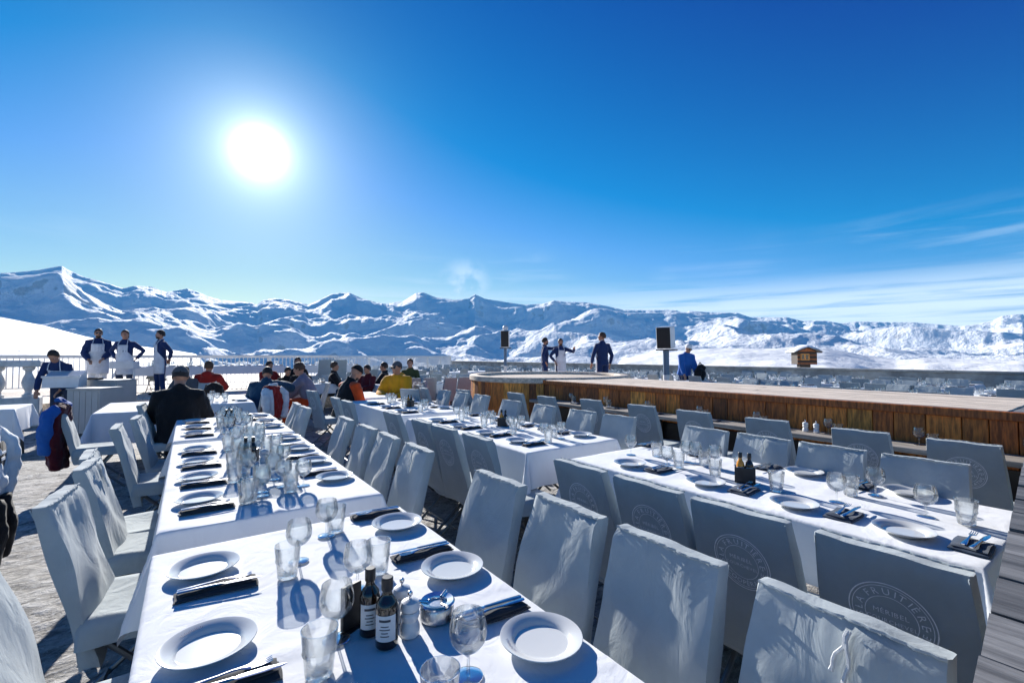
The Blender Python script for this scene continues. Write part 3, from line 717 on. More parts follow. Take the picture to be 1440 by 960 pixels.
# ---- tablecloth
def cloth_mesh(Wd, Ld, over, seed, res=.035, fine=True, z=.75):
    rnd = random.Random(seed); r = .014; ph = [rnd.uniform(0, 9) for _ in range(8)]
    def coords(Lh):
        inn = np.arange(-Lh, Lh + 1e-6, (2 * Lh) / max(4, round(2 * Lh / res)))
        e = Lh + np.concatenate([np.array([.006, .013, .02, .032]) if fine else np.array([.02]), np.linspace(.05, over, 9 if fine else 4)])
        return np.concatenate([-e[::-1], inn, e])
    us = coords(Wd / 2); vs = coords(Ld / 2); P = np.zeros((len(us), len(vs), 3)); w, l = Wd / 2, Ld / 2
    for i, u in enumerate(us):
        for j, v in enumerate(vs):
            du = max(0, abs(u) - w); dv = max(0, abs(v) - l); su = math.copysign(1, u); sv = math.copysign(1, v)
            x = max(-w, min(w, u)); y = max(-l, min(l, v)); d = math.hypot(du, dv)
            if d == 0:
                zz = .0016 * math.sin(5.1 * x + ph[0]) * math.sin(3.7 * y + ph[1]) + .0012 * math.sin(17 * x + 9 * y + ph[2])
                for cr in (l * .33, -l * .33, 0): zz += .0065 * max(0, 1 - abs(y - cr - .012 * math.sin(4 * x + ph[3])) / .02)
                zz += .006 * max(0, 1 - abs(x - .02 * math.sin(3 * y + ph[4])) / .02)
                P[i, j] = (x, y, z + zz); continue
            th = math.atan2(dv, du); q = max(0, (d - .02) / over); lim = PI * r / 2
            if d < lim: a = d / r; o_, dz = r * math.sin(a), -r * (1 - math.cos(a))
            else: o_, dz = r + (d - lim) * .05, -r - (d - lim)
            if dv == 0: wv = .016 * math.sin(7 * y + ph[5] + math.sin(3 * y)) + .009 * math.sin(23 * y + ph[6]); o_ += q * (wv + .012)
            elif du == 0: wv = .016 * math.sin(7 * x + ph[7] + math.sin(3 * x)) + .009 * math.sin(21 * x + ph[4]); o_ += q * (wv + .012)
            else:
                k = math.sin(2 * th) ** 1.5; e_ = sv * l if du > dv else su * w; wv = .016 * math.sin(7 * e_ + (ph[5] if du > dv else ph[7]) + math.sin(3 * e_))
                o_ += q * (.012 + wv * (1 - k)) + .30 * d * k; dz *= (1 - .05 * k)
            P[i, j] = (x + su * o_ * math.cos(th), y + sv * o_ * math.sin(th), z + dz)
    b = MB(); b.grid(P[::-1]); return b
TABLE_N = [0]
def table(name, x0, x1, y0, y1, over, label_t, label_c, z=0., seed=1, res=.035, fine=True, group=None, rz=0., legs=True):
    cx, cy = (x0 + x1) / 2, (y0 + y1) / 2; Wd, Ld = x1 - x0, y1 - y0
    r_ = root('dining_table', (cx, cy, z), rz); tag(r_, label_t, 'table', 'dining tables under white cloths' if group is None else group)
    b = MB(); b.box(-Wd / 2 + .01, Wd / 2 - .01, -Ld / 2 + .01, Ld / 2 - .01, .715, .742, ch=.004); b.build('tabletop', 'dark_wood', r_)
    if legs:
        for sx in (-1, 1):
            for sy in (-1, 1):
                b = MB(); b.tube([(sx * (Wd / 2 - .09), sy * (Ld / 2 - .12), .714), (sx * (Wd / 2 - .06), sy * (Ld / 2 - .09), 0)], .018, 8); b.build('leg', 'dark_tube', r_)
    c = cloth_mesh(Wd, Ld, over, seed, res, fine).build('tablecloth', 'white_linen', angle=None, loc=(cx, cy, z)); c.rotation_euler = (0, 0, rz)
    tag(c, label_c, 'tablecloth', 'white tablecloths' if group is None else 'far white tablecloths')
    return c

# ---- tableware
def m_plate():
    r_ = root('dinner_plate'); tag(r_, 'p', 'plate'); b = MB()
    b.lathe([(0, .0035), (.055, .0035), (.060, .0), (.064, .0), (.066, .004), (.078, .010), (.104, .019), (.1075, .0215), (.1065, .0235), (.104, .0232), (.079, .0155), (.0725, .0105), (.069, .0062), (.0, .0055)], 56); b.build('dish', 'porcelain', r_)
    b = MB()                                     # small blue emblem and script printed on the rim
    def pt(a, r): return (r * math.cos(a), r * math.sin(a), .0205 + (r - .092) * .29)
    for k in range(14):
        a = R(60 + k * 2.6); r0 = .0865 + .0015 * math.sin(k * 2.1); r1 = r0 + .0035 + .0025 * abs(math.sin(k * 1.7)); w = R(1.0)
        b.add([pt(a, r0), pt(a + w, r0), pt(a + w, r1), pt(a, r1)], [(0, 1, 2, 3)])
    b.build('rim_emblem', 'navy_print', r_); return Proto(r_)
def m_wine():
    r_ = root('wine_glass'); tag(r_, 'p', 'wine glass')
    b = MB(); b.lathe([(0, .004), (.010, .005), (.030, .0035), (.0345, .0015), (.035, 0), (.0, .0)], 28)
    b.build('foot', 'glass', r_)
    b = MB(); b.lathe([(.0045, .004), (.0040, .012), (.0038, .04), (.0045, .052), (.008, .058)], 12); b.build('stem', 'glass', r_)
    o = [(.0, .056), (.012, .057), (.028, .066), (.040, .082), (.0445, .100), (.0435, .118), (.0395, .136), (.0375, .146)]
    i_ = [(.0363, .146), (.0383, .136), (.0423, .118), (.0432, .100), (.0385, .0835), (.026, .0685), (.010, .0605), (0, .060)]
    b = MB(); b.lathe(o + i_, 32); b.build('bowl', 'glass', r_); return Proto(r_)
def m_tumbler():
    r_ = root('tumbler'); tag(r_, 'p', 'tumbler'); fc = lambda a, z: 1 + (.035 * abs(math.cos(5 * a)) - .03 if .006 < z < .056 else 0)
    b = MB(); b.lathe([(0, 0), (.028, 0), (.031, .003), (.032, .012), (.035, .050), (.0385, .056), (.0385, .060), (.037, .064), (.0415, .108)], 40, facet=fc, cap=False)
    b.lathe([(.0400, .108), (.0358, .064), (.033, .05), (.029, .014), (.026, .011), (0, .011)], 40, cap=False); b.build('glass_wall', 'glass', r_)
    b = MB(); b.lathe([(.0400, .1080), (.0402, .1086), (.0413, .1086), (.0417, .107)], 40, cap=False); b.build('rim', 'glass', r_)
    return Proto(r_)
def wavy_slab(L_, W_, T_, seed, nx=26, ny=10):
    rnd = random.Random(seed); p = rnd.uniform(0, 9); b = MB(); 
    def surf(zf, flip):
        P = np.zeros((nx, ny, 3))
        for i in range(nx):
            for j in range(ny):
                x = (i / (nx - 1) - .5) * L_; y = (j / (ny - 1) - .5) * W_; e = min(1, 7 * (.5 - abs(i / (nx - 1) - .5)) + .25, 3.5 * (.5 - abs(j / (ny - 1) - .5)) + .45)
                P[i, j] = (x + .002 * math.sin(60 * y + p), y + .004 * math.sin(19 * x + p), zf(x, y) * (e if not flip else 1))
        return P if flip else P[::-1]
    top = surf(lambda x, y: T_ + .002 * math.sin(50 * x + p) + .0025 * math.sin(70 * y + 9 * x), False); bot = surf(lambda x, y: .0005, True)
    b.grid(top); b.grid(bot)
    # skirt
    t0 = top[::-1]; loop = [(i, 0) for i in range(nx)] + [(nx - 1, j) for j in range(1, ny)] + [(i, ny - 1) for i in range(nx - 2, -1, -1)] + [(0, j) for j in range(ny - 2, 0, -1)]
    V = [tuple(bot[i, j]) for i, j in loop] + [tuple(t0[i, j]) for i, j in loop]; n = len(loop)
    b.add(V, [(k, (k + 1) % n, n + (k + 1) % n, n + k) for k in range(n)], 0, True); return b
def m_napkin(kind, seed):
    r_ = root('folded_napkin'); tag(r_, 'p', 'napkin')
    if kind == 'long':
        wavy_slab(.225, .070, .011, seed).build('cloth_fold', 'napkin_charcoal', r_, angle=60)
        b = wavy_slab(.212, .050, .007, seed + 1); b.v = [v + np.array([.002, .008, .0105]) for v in b.v]; b.build('cloth_fold', 'napkin_charcoal', r_, angle=60)
    else:
        wavy_slab(.165, .115, .012, seed).build('cloth_fold', 'napkin_blue', r_, angle=60)
        b = wavy_slab(.155, .105, .006, seed + 1, 20, 8); b.v = [v + np.array([.003, -.002, .0115]) for v in b.v]; b.build('pocket', 'napkin_blue', r_, angle=60)
    return Proto(r_)
def strip(pts, ws, th, m='steel'):
    """bar along X with given half widths and heights: pts (x,z), ws half width"""
    V = []; n = len(pts)
    for (x, z), w in zip(pts, ws):
        V += [(x, -w, z), (x, -w * .55, z + th), (x, w * .55, z + th), (x, w, z), (x, w * .6, z - th * .6), (x, -w * .6, z - th * .6)]
    F = [(6 * i + j, 6 * i + (j + 1) % 6, 6 * i + 6 + (j + 1) % 6, 6 * i + 6 + j)[::-1] for i in range(n - 1) for j in range(6)] + [tuple(range(6)), tuple(6 * (n - 1) + j for j in range(5, -1, -1))]
    return V, F
def m_fork():
    r_ = root('fork'); tag(r_, 'p', 'fork'); b = MB()
    V, F = strip([(-.10, .002), (-.095, .002), (-.06, .003), (-.01, .005), (.02, .007), (.035, .006), (.05, .004), (.056, .004)], [.006, .0095, .008, .0045, .0035, .006, .0115, .0120], .0016); b.add(V, F, 0, True); b.build('handle', 'steel', r_)
    for k in range(4):
        y = -.0095 + k * .00633; V, F = strip([(.055, .004), (.075, .003), (.092, .0045), (.10, .0065)], [.0022, .0018, .0016, .0007], .0011); b = MB(); b.add(np.array(V) + np.array([0, y, 0]), F, 0, True); b.build('tine', 'steel', r_)
    return Proto(r_)
def m_knife():
    r_ = root('table_knife'); tag(r_, 'p', 'knife'); b = MB()
    V, F = strip([(-.11, .003), (-.105, .003), (-.06, .004), (.0, .004), (.012, .004)], [.006, .0095, .0085, .0065, .005], .0028); b.add(V, F, 0, True); b.build('handle', 'steel', r_)
    b = MB(); V, F = strip([(.01, .004), (.02, .004), (.07, .004), (.105, .003), (.118, .003)], [.005, .0085, .0095, .007, .0015], .0007); b.add(V, F, 0, True); b.build('blade', 'steel', r_)
    return Proto(r_)
PLATE, WINE, TUMB, FORK, KNIFE = m_plate(), m_wine(), m_tumbler(), m_fork(), m_knife()
NAPL = [m_napkin('long', 3), m_napkin('long', 8)]; NAPS = [m_napkin('pouch', 5), m_napkin('pouch', 11)]

def bottle(name, loc, body, h=.17, label=None, rz=0., r=.026, plate='paper_label'):
    r_ = root(name, loc, rz); tag(r_, label, 'bottle')
    b = MB(); s = h / .17; b.lathe([(0, 0), (r - .002, 0), (r, .003), (r, .098 * s), (r * .85, .112 * s), (r * .5, .124 * s), (r * .42, .132 * s), (r * .42, .145 * s)], 24); b.build('bottle_body', body, r_)
    b = MB(); b.lathe([(r * .5, .138 * s), (r * .52, .14 * s), (r * .52, .168 * s), (r * .45, .17 * s), (0, .17 * s)], 18); b.build('cap', 'black_plastic', r_)
    b = MB(); P = np.array([[((r + .0007) * math.sin(a), -(r + .0007) * math.cos(a), z) for z in (.022, .085 * s)] for a in np.linspace(-1.0, 1.0, 12)]); b.grid(P); lab_ = b.build('label', plate, r_)
    b = MB()
    for k, z in enumerate((.07, .058, .05, .042, .034)):
        w_ = (.5, .34, .45, .28, .38)[k]; P = np.array([[((r + .0012) * math.sin(a), -(r + .0012) * math.cos(a), zz) for zz in (z * s, (z + (.006 if k == 0 else .0025)) * s)] for a in np.linspace(-w_, w_, 8)]); b.grid(P)
    b.build('label_print', 'ink', lab_); return r_
def mill(loc, label):
    r_ = root('pepper_mill', loc); tag(r_, label, 'pepper mill')
    b = MB(); b.lathe([(0, 0), (.024, 0), (.0265, .004), (.0265, .022), (.0235, .030), (.0205, .038), (.0235, .046), (.0265, .054), (.025, .060), (.022, .063)], 24); b.build('mill_body', 'ceramic_white', r_)
    b = MB(); b.lathe([(.022, .0645), (.0255, .068), (.0265, .076), (.0225, .088), (.012, .094), (0, .096)], 24); mh_ = b.build('mill_head', 'ceramic_white', r_)
    b = MB(); b.lathe([(.0035, .096), (.003, .100), (.0065, .104), (.0075, .109), (.005, .114), (0, .1155)], 14); b.build('knob', 'steel', mh_); return r_
def ashtray(loc, label):
    r_ = root('ashtray', loc); tag(r_, label, 'ashtray')
    b = MB(); b.lathe([(0, 0), (.045, 0), (.048, .003), (.048, .036), (.045, .040)], 40); b.build('bowl', 'brushed_steel', r_)
    b = MB(); b.lathe([(.0455, .0405), (.050, .042), (.0505, .046), (.046, .050), (.029, .046), (.026, .040), (.026, .020), (0, .018)], 40, cap=False); b.build('rim_insert', 'steel', r_)
    b = MB(); b.lathe([(.0255, .0215), (0, .0225)], 24); b.build('ash', 'ash', r_)
    for a in (.6, 2.7, 4.8):
        b = MB(); c, s = math.cos(a), math.sin(a); b.tube([(.024 * c, .024 * s, .046), (.052 * c, .052 * s, .051)], .0045, 8); b.build('cigarette_rest', 'steel', r_)
    return r_
def caddy(loc, rz, label, cat='caddy', amber=True, lab='right table'):
    r_ = root('condiment_caddy', loc, rz); tag(r_, label, 'caddy'); t_ = .006
    b = MB(); b.box(-.055, .055, -.035, .035, 0, t_); b.build('base', 'caddy_black', r_)
    for (a, bb_, c, d) in ((-.055, .055, -.035, -.029), (-.055, .055, .029, .035), (-.055, -.049, -.0285, .0285), (.049, .055, -.0285, .0285)):
        b = MB(); b.box(a, bb_, c, d, t_ + .0005, .088, ch=.001); b.build('side_panel', 'caddy_black', r_)
    Mr = Matrix.Rotation(rz, 4, 'Z')
    for k, (dx, body) in enumerate(((-.024, 'amber_oil' if amber else 'bottle_brown'), (.024, 'bottle_brown'))):
        p = Mr @ Vector((dx, 0, 0)); bottle('oil_bottle' if k == 0 else 'vinegar_bottle', (loc[0] + p.x, loc[1] + p.y, loc[2] + t_ + .001), body, .165,
            ('amber oil bottle' if k == 0 and amber else 'dark oil bottle' if k == 0 else 'dark vinegar bottle') + ' standing in the black caddy on the ' + lab, rz, .0215)
    return r_
# ================================================================ PEOPLE
def loft(mb, rings, n=18, m=0):
    """rings: (centre, rx, ry, tilt) ellipses across the body's own X and a forward axis"""
    V = []
    for (c, rx, ry, ti) in rings:
        for j in range(n):
            a = 2 * PI * j / n; x, y = rx * math.cos(a), ry * math.sin(a); V.append((c[0] + x, c[1] + y * math.cos(ti), c[2] + y * -math.sin(ti) * 1.0))
    F = [(i * n + j, i * n + (j + 1) % n, (i + 1) * n + (j + 1) % n, (i + 1) * n + j) for i in range(len(rings) - 1) for j in range(n)] + [tuple(range(n - 1, -1, -1)), tuple((len(rings) - 1) * n + j for j in range(n))]
    mb.add(V, F, m, True)
def ik(s, t, a, b, hint):
    d = t - s; L_ = min(d.length, (a + b) * .995); d = d.normalized(); x = (a * a - b * b + L_ * L_) / (2 * L_); h = math.sqrt(max(0, a * a - x * x))
    k = (hint - d * hint.dot(d)).normalized(); return s + d * x + k * h, s + d * L_
def person(label, x, y, z, face, sit=False, lean=0., turn=0., nod=0., top='cloth_navy', legs='cloth_denim', hair='hair_dark', hat=None, hatmat=None, apron=False, glasses=False, beard=False,
           hands=None, H=1.75, puffy=0., hood=False, group=None, twist=0., longhair=False, side=0., arms=None):
    r_ = root('person', (x, y, z), R(-face)); tag(r_, label, 'person', group)
    s = H / 1.75; V3 = lambda a: Vector(a) * s
    hip = Vector((0, 0, .50)) * s if sit else Vector((0, 0, .93)) * s
    th = R(lean); tw = R(twist)
    up = Vector((math.sin(R(side)), math.sin(th), math.cos(th))); fw = Vector((0, math.cos(th), -math.sin(th)))
    rt = Vector((1, 0, 0)); rt = (rt * math.cos(tw) + fw * math.sin(tw)).normalized(); fw = up.cross(rt).normalized()
    def T(a, b, c): return hip + (rt * a + fw * b + up * c) * s     # torso frame
    sh = {-1: T(-.168, -.005, .435), 1: T(.168, -.005, .435)}
    nk = T(0, .0, .54); headup = Vector((0, math.sin(th * .55 + R(nod)), math.cos(th * .55 + R(nod)))); hc = nk + headup * .125 * s + Vector((0, .02 * s, 0))
    # legs
    if sit: feet = {q: (Vector((q * .10, .02, .50)) * s, Vector((q * .13, .44, .52)) * s, Vector((q * .13, .42, .09)) * s) for q in (-1, 1)}
    else: feet = {q: (Vector((q * .09, 0, .90)) * s, Vector((q * .105, .015 + .02 * q, .50)) * s, Vector((q * .11, -.01 + .03 * q, .09)) * s) for q in (-1, 1)}
    if hands is None: hands = {-1: (-.24, .12, -.10), 1: (.24, .12, -.10)} if not sit else {-1: (-.14, .38, .18), 1: (.14, .38, .18)}
    arm = {}
    for q in (-1, 1):
        tgt = hands[q]; tg = T(*tgt) if len(tgt) == 3 else Vector(tgt[:3]) * s
        hint = rt * q * .8 - up * .6 - fw * .5
        arm[q] = ik(sh[q], tg, .29 * s, .26 * s, hint)
    # ---- body: one continuous skin surface
    b = MB(); R_ = lambda v: v * s
    b.tube([T(0, 0, .40), nk, hc - headup * .03 * s], [R_(.065), R_(.056), R_(.055)], 12)
    hm = Matrix.Translation(hc) @ Matrix.Rotation(-R(turn), 4, 'Z') @ Matrix.Rotation(-(th * .55 + R(nod)), 4, 'X') @ Matrix.Scale(s, 4)
    def hd(c, r): b.ell(c, r, M=hm, nu=16, nv=12)
    hd((0, -.012, .022), (.076, .094, .093)); hd((0, .018, -.03), (.062, .074, .078)); hd((0, .062, -.085), (.03, .026, .026)); hd((0, .092, -.018), (.0125, .018, .020)); hd((0, .080, .012), (.05, .016, .012))
    hd((0, .082, -.055), (.024, .014, .008)); hd((-.075, -.008, -.012), (.010, .020, .030)); hd((.075, -.008, -.012), (.010, .020, .030))
    for q in (-1, 1):
        e, w = arm[q]; d = (w - e).normalized(); b.tube([sh[q], e, w], [R_(.048), R_(.038), R_(.026)], 10); b.ell(sh[q], (R_(.05),) * 3)
        # hand: palm, four curled fingers, thumb from the side
        side_ = d.cross(Vector((0, 0, 1))); side_ = side_.normalized() if side_.length > .1 else Vector((1, 0, 0)); nrm = side_.cross(d).normalized()
        if nrm.z > 0: nrm = -nrm
        pc = w + d * .045 * s; Mh = Matrix((side_, d, nrm)).transposed().to_4x4(); Mh.translation = pc; b.ell((0, 0, 0), (R_(.040), R_(.052), R_(.016)), M=Mh)
        for k, (o_, ln) in enumerate(((-.028, .072), (-.0095, .082), (.0095, .078), (.027, .060))):
            p0 = pc + side_ * o_ * s + d * .035 * s; b.tube([p0, p0 + d * ln * .5 * s + nrm * .006 * s, p0 + d * ln * .8 * s + nrm * .026 * s, p0 + d * ln * .85 * s + nrm * .04 * s], [R_(.0092), R_(.0085), R_(.0078), R_(.006)], 6)
        p0 = pc - side_ * q * .032 * s - d * .02 * s; b.tube([p0, p0 - side_ * q * .022 * s + d * .025 * s + nrm * .01 * s, p0 - side_ * q * .022 * s + d * .055 * s + nrm * .02 * s], [R_(.012), R_(.0105), R_(.008)], 6)
    loft(b, [(T(0, 0, -.06), R_(.15), R_(.10), th), (T(0, 0, .1), R_(.13), R_(.09), th), (T(0, 0, .3), R_(.15), R_(.10), th), (T(0, 0, .42), R_(.12), R_(.08), th)])
    for q in (-1, 1): h_, k_, a_ = feet[q]; b.tube([h_, k_, a_], [R_(.075), R_(.05), R_(.035)], 10)
    blob_obj(b, 'body', 'skin', r_, .0105 * s, 2)
    # ---- jacket or shirt
    P = puffy; b = MB(); ab = MB()
    loft(b, [(T(0, 0, -.10), R_(.175 + P), R_(.125 + P), th), (T(0, 0, .05), R_(.16 + P), R_(.115 + P), th), (T(0, .01, .25), R_(.175 + P), R_(.125 + P), th), (T(0, 0, .38), R_(.18 + P * .6), R_(.115 + P * .6), th), (T(0, 0, .46), R_(.145 + P * .4), R_(.09 + P * .5), th), (T(0, 0, .51), R_(.095 + P * .3), R_(.07 + P * .4), th), (T(0, 0, .545), R_(.068 + P * .3), R_(.06 + P * .3), th)])
    for q in (-1, 1):
        e, w = arm[q]; w2 = w - (w - e).normalized() * .02 * s; me_ = sh[q].lerp(e, .5); m2 = e.lerp(w2, .5)
        (ab if arms else b).tube([T(q * .11, 0, .44), sh[q], me_, e, m2, w2], [R_(.055 + P * .8), R_(.070 + P * .8), R_(.062 + P * .8), R_(.054 + P * .8), R_(.050 + P * .7), R_(.040 + P * .5)], 12)
    if hood: b.ell(T(0, -.10, .50), (R_(.11), R_(.075), R_(.08)))
    else: b.tube([T(-.06, -.01, .54), T(0, -.065, .555), T(.06, -.01, .54), T(0, .06, .52), T(-.06, -.01, .54)], R_(.018 + P * .3), 8)
    blob_obj(b, 'jacket' if puffy else 'shirt', top, r_, .016 * s, 2, crumple=.011 + P * .2, seed=int(abs(x * 37 + y * 11)) % 97)
    if arms: blob_obj(ab, 'sleeves', arms, r_, .016 * s, 2, crumple=.012, seed=8)
    # ---- trousers
    b = MB()
    loft(b, [(T(0, 0, .03), R_(.155), R_(.112), th), (T(0, 0, -.06), R_(.168), R_(.125), th * .5), (hip + Vector((0, 0, -.10)) * s if not sit else hip + Vector((0, .05, -.02)) * s, R_(.165), R_(.12), 0)])
    for q in (-1, 1):
        h_, k_, a_ = feet[q]; b.tube([h_ + Vector((0, 0, .02)), h_.lerp(k_, .5), k_, k_.lerp(a_, .5), a_ + Vector((0, 0, .02))], [R_(.100), R_(.088), R_(.068), R_(.062), R_(.058)], 12)
    blob_obj(b, 'trousers', legs, r_, .018 * s, 2, crumple=.01, seed=5)
    for q in (-1, 1):
        a_ = feet[q][2]; b = MB(); b.ell(a_ + Vector((q * .01, .06, -.045)) * s, (R_(.05), R_(.135), R_(.043))); b.ell(a_ + Vector((0, -.01, -.01)) * s, (R_(.05), R_(.06), R_(.075))); b.build('shoe', 'cloth_black', r_)
    # ---- hair or headgear
    def cap_shell(k, zlow, mt, name, fr=.35, ex=1.0):
        V = []; F = []; nu, nv = 22, 9
        for i in range(nv + 1):
            for j in range(nu):
                a = 2 * PI * j / nu; lo = zlow + (fr * max(0, math.sin(a)) ** 1.0); cz = 1 - (1 - lo) * i / nv; rr_ = math.sqrt(max(0, 1 - cz * cz)) if cz > 0 else 1.0 - .06 * abs(cz)
                w = 1 + .03 * math.sin(7 * a + i)
                V.append((k * .076 * rr_ * math.cos(a) * w, -.012 + k * .094 * rr_ * math.sin(a) * w, .022 + .093 * k * ex * cz))
        F = [(i * nu + j, (i + 1) * nu + j, (i + 1) * nu + (j + 1) % nu, i * nu + (j + 1) % nu) for i in range(nv) for j in range(nu)]
        bb = MB(); bb.add(V, F, 0, True, hm); return bb.build(name, mt, r_)
    if hat == 'beanie':
        cap_shell(1.17, .02, hatmat, 'beanie', .12, 1.12)
    elif hat in ('cap', 'helmet'):
        hat_ = cap_shell(1.09 if hat == 'cap' else 1.3, .08 if hat == 'cap' else -.25, hatmat, hat, .12, 1.02)
        if hat == 'cap':
            cap_shell(1.06, -.45, hair, 'hair', .9)
            bb = MB(); P_ = np.array([[(.062 * math.sin(a) * (1 + .15 * q), .072 + .075 * q * math.cos(a) + .012 * math.cos(a), .036 - .012 * q) for q in (0, .5, 1)] for a in np.linspace(-1.25, 1.25, 12)])
            Pl = P_.copy(); Pl[:, :, 2] -= .005; bb.grid(P_, M=hm); bb.grid(Pl[::-1], M=hm); bb.build('cap_peak', hatmat, hat_)
    else: cap_shell(1.1, -.55, hair, 'hair', 1.05, 1.05)
    if longhair:
        bb = MB(); bb.tube([hm @ Vector((0, -.08, .04)), hm @ Vector((0, -.105, -.06)), hm @ Vector((0, -.10, -.16)), hm @ Vector((0, -.09, -.24))], [.06 * s, .07 * s, .055 * s, .02 * s], 10); bb.build('hair', hair, r_)
    if beard:
        bb = MB(); bb.ell((0, .040, -.078), (.052, .052, .042), M=hm); bb.ell((0, .088, -.045), (.026, .010, .006), M=hm); bb.build('beard', hair, r_)
    for q in (-1, 1):
        bb = MB(); bb.ell((q * .03, .078, -.002), (.0125, .008, .007), M=hm, nu=10, nv=6); bb.build('eye', 'eye_white', r_)
        bb = MB(); bb.ell((q * .03, .0865, -.002), (.0055, .0025, .0055), M=hm, nu=8, nv=6); bb.build('eye', 'ink', r_)
    if glasses:
        bb = MB()
        for q in (-1, 1): bb.ell((q * .033, .094, .0), (.029, .008, .021), M=hm, nu=12, nv=8)
        bb.build('sunglasses', 'lens_dark', r_)
    if apron:
        # bib and skirt that follow the front of the body
        fy = lambda c, a: (.125 + P + .012 + .02 * max(0, -c) ) * math.cos(a)
        V = []; nu, nv = 13, 18
        for i in range(nv):
            c = .40 - i / (nv - 1) * (.40 + (.36 if not sit else .16)); wmax = .62 if c > .22 else .62 + (.22 - c) * 6
            wmax = min(1.75, wmax)
            for j in range(nu):
                a = -wmax + 2 * wmax * j / (nu - 1); rx = (.175 + P + .014) ; p = T(rx * math.sin(a) + .004 * math.sin(9 * c), fy(c, a) + .006 * math.sin(22 * a + 5 * c), c); V.append(tuple(p))
        F = [(i * nu + j, i * nu + j + 1, (i + 1) * nu + j + 1, (i + 1) * nu + j) for i in range(nv - 1) for j in range(nu - 1)]
        bb = MB(); bb.add(V, F, 0, True)
        o = bb.build('apron', 'cloth_apron', r_); mo = o.modifiers.new('t', 'SOLIDIFY'); mo.thickness = .006
        bb = MB(); e1 = T(-.10, .13 + P, .40); e2 = T(.10, .13 + P, .40)
        bb.tube([e1, T(-.085, .07, .50), T(-.05, -.04, .575), T(.05, -.04, .575), T(.085, .07, .50), e2], .008 * s, 6); bb.build('apron_strap', 'cloth_apron', o)
    return r_

def hanging_jacket(label, x, y, z, face, m1, m2=None, patch=None, w=.46, h=.55, stripe=None, name='hanging_jacket', seed=3):
    """garment slung over a chair back: shoulders on top, body and sleeves hanging behind"""
    r_ = root(name, (x, y, z), R(-face)); tag(r_, label, 'jacket')
    b = MB(); rings = [((0, -.34, .40 + .5 - h + .08), w * .46, .07, 0), ((.02, -.36, .92 - h * .55), w * .50, .085, 0), ((0, -.345, .80), w * .50, .08, 0), ((0, -.33, .93), w * .47, .07, 0), ((0, -.33, .985), w * .30, .045, 0)]
    loft(b, rings); 
    blob_obj(b, 'jacket_body', m1, r_, .016, 2, crumple=.05, seed=seed)
    for q in (-1, 1):
        b = MB(); b.tube([(q * w * .36, -.34, .93), (q * w * .52, -.40, .84), (q * w * .50, -.42, .62), (q * w * .40, -.41, .45)], [.06, .068, .062, .05], 12); blob_obj(b, 'sleeve', m2 or m1, r_, .014, 2, crumple=.03, seed=seed + q)
    b = MB(); b.tube([(-.09, -.31, .96), (-.07, -.36, 1.01), (.07, -.36, 1.01), (.09, -.31, .96), (0, -.27, .95), (-.09, -.31, .96)], .026, 8); b.build('collar', m2 or m1, r_)
    if patch:
        b = MB(); b.lathe([(0, 0), (.095, 0), (.10, .004), (.095, .008), (0, .01)], 28, M=Matrix.Translation((0, -.43, .78)) @ Matrix.Rotation(R(90), 4, 'X')); b.build('round_patch', 'cloth_black', r_)
        b = MB(); b.box(-.05, .05, -.446, -.4415, .79, .805); b.box(-.035, .035, -.446, -.4415, .745, .765); b.build('patch_print', 'logo_print', r_)
    if stripe:
        b = MB(); b.tube([(-.12, -.405, .93), (-.13, -.44, .75), (-.10, -.44, .50)], [.035, .042, .03], 8); blob_obj(b, 'stripe', stripe, r_, .014, 1)
    return r_
# ================================================================ LAYOUT
ORD = ['nearest', 'second', 'third', 'fourth', 'fifth', 'sixth', 'seventh', 'eighth', 'ninth', 'tenth', 'eleventh', 'twelfth']
T1N, T2N, T3N, T4N = 'ashtray table', 'second left table', 'third left table', 'fourth left table'
R1N, M1N, M2N = 'front right table', 'middle table', 'table behind the middle one'
TB = .7535
def tcl(n, x0, x1, y0, y1, ov, lt, lc, **k): return table(n, x0, x1, y0, y1, ov, lt, lc, **k)
tcl(T1N, -.088, .8625, -.55, 2.19, .27, 'long dining table in front with the steel ashtray and dark bottles on it', 'creased white cloth on the front left table with the ashtray', seed=1, res=.03)
tcl(T2N, -.088, .8625, 2.46, 4.80, .26, 'second long dining table of the left row, behind the ashtray table', 'white cloth on the second table of the left row, hem over the ashtray table', seed=2, res=.035)
tcl(T3N, -.09, .86, 4.98, 6.60, .26, 'third dining table of the left row, beside the man in black', 'white cloth on the third table of the left row beside the man in black', seed=3, res=.06)
tcl(T4N, -.02, .86, 8.45, 10.2, .30, 'fourth dining table of the left row, left of the man in teal', 'white cloth on the fourth left table beside the man in teal', seed=4, res=.09)
tcl(R1N, 2.30, 3.26, .37, 2.47, .27, 'dining table at the right beside the dark board walkway', 'white cloth on the right table beside the dark board walkway', seed=5, res=.035)
tcl(M1N, 2.15, 3.15, 2.83, 5.16, .28, 'dining table in the middle of the picture with a pointed cloth corner', 'white cloth with a long pointed corner on the middle table', seed=6, res=.04)
tcl(M2N, 2.18, 3.12, 5.46, 7.70, .28, 'dining table behind the middle table, in front of the man in yellow', 'white cloth on the table in front of the man in yellow', seed=7, res=.07)
tcl('', 2.50, 3.10, 8.1, 9.5, .28, 'small dining table between the orange jacket and the yellow jacket', 'white cloth between the orange jacket and the yellow jacket', seed=8, res=.1)
tcl('', -1.0, -.18, 7.95, 9.6, .42, 'dining table beside the grey cabinets, behind the leaning chairs', 'long hanging white cloth on the table beside the grey cabinets', seed=9, res=.09)
tcl('', -3.6, -2.0, 9.3, 10.2, .34, 'dining table at the far left in front of the stone balustrade', 'blue shaded white cloth on the table below the stone balustrade', seed=10, res=.09)
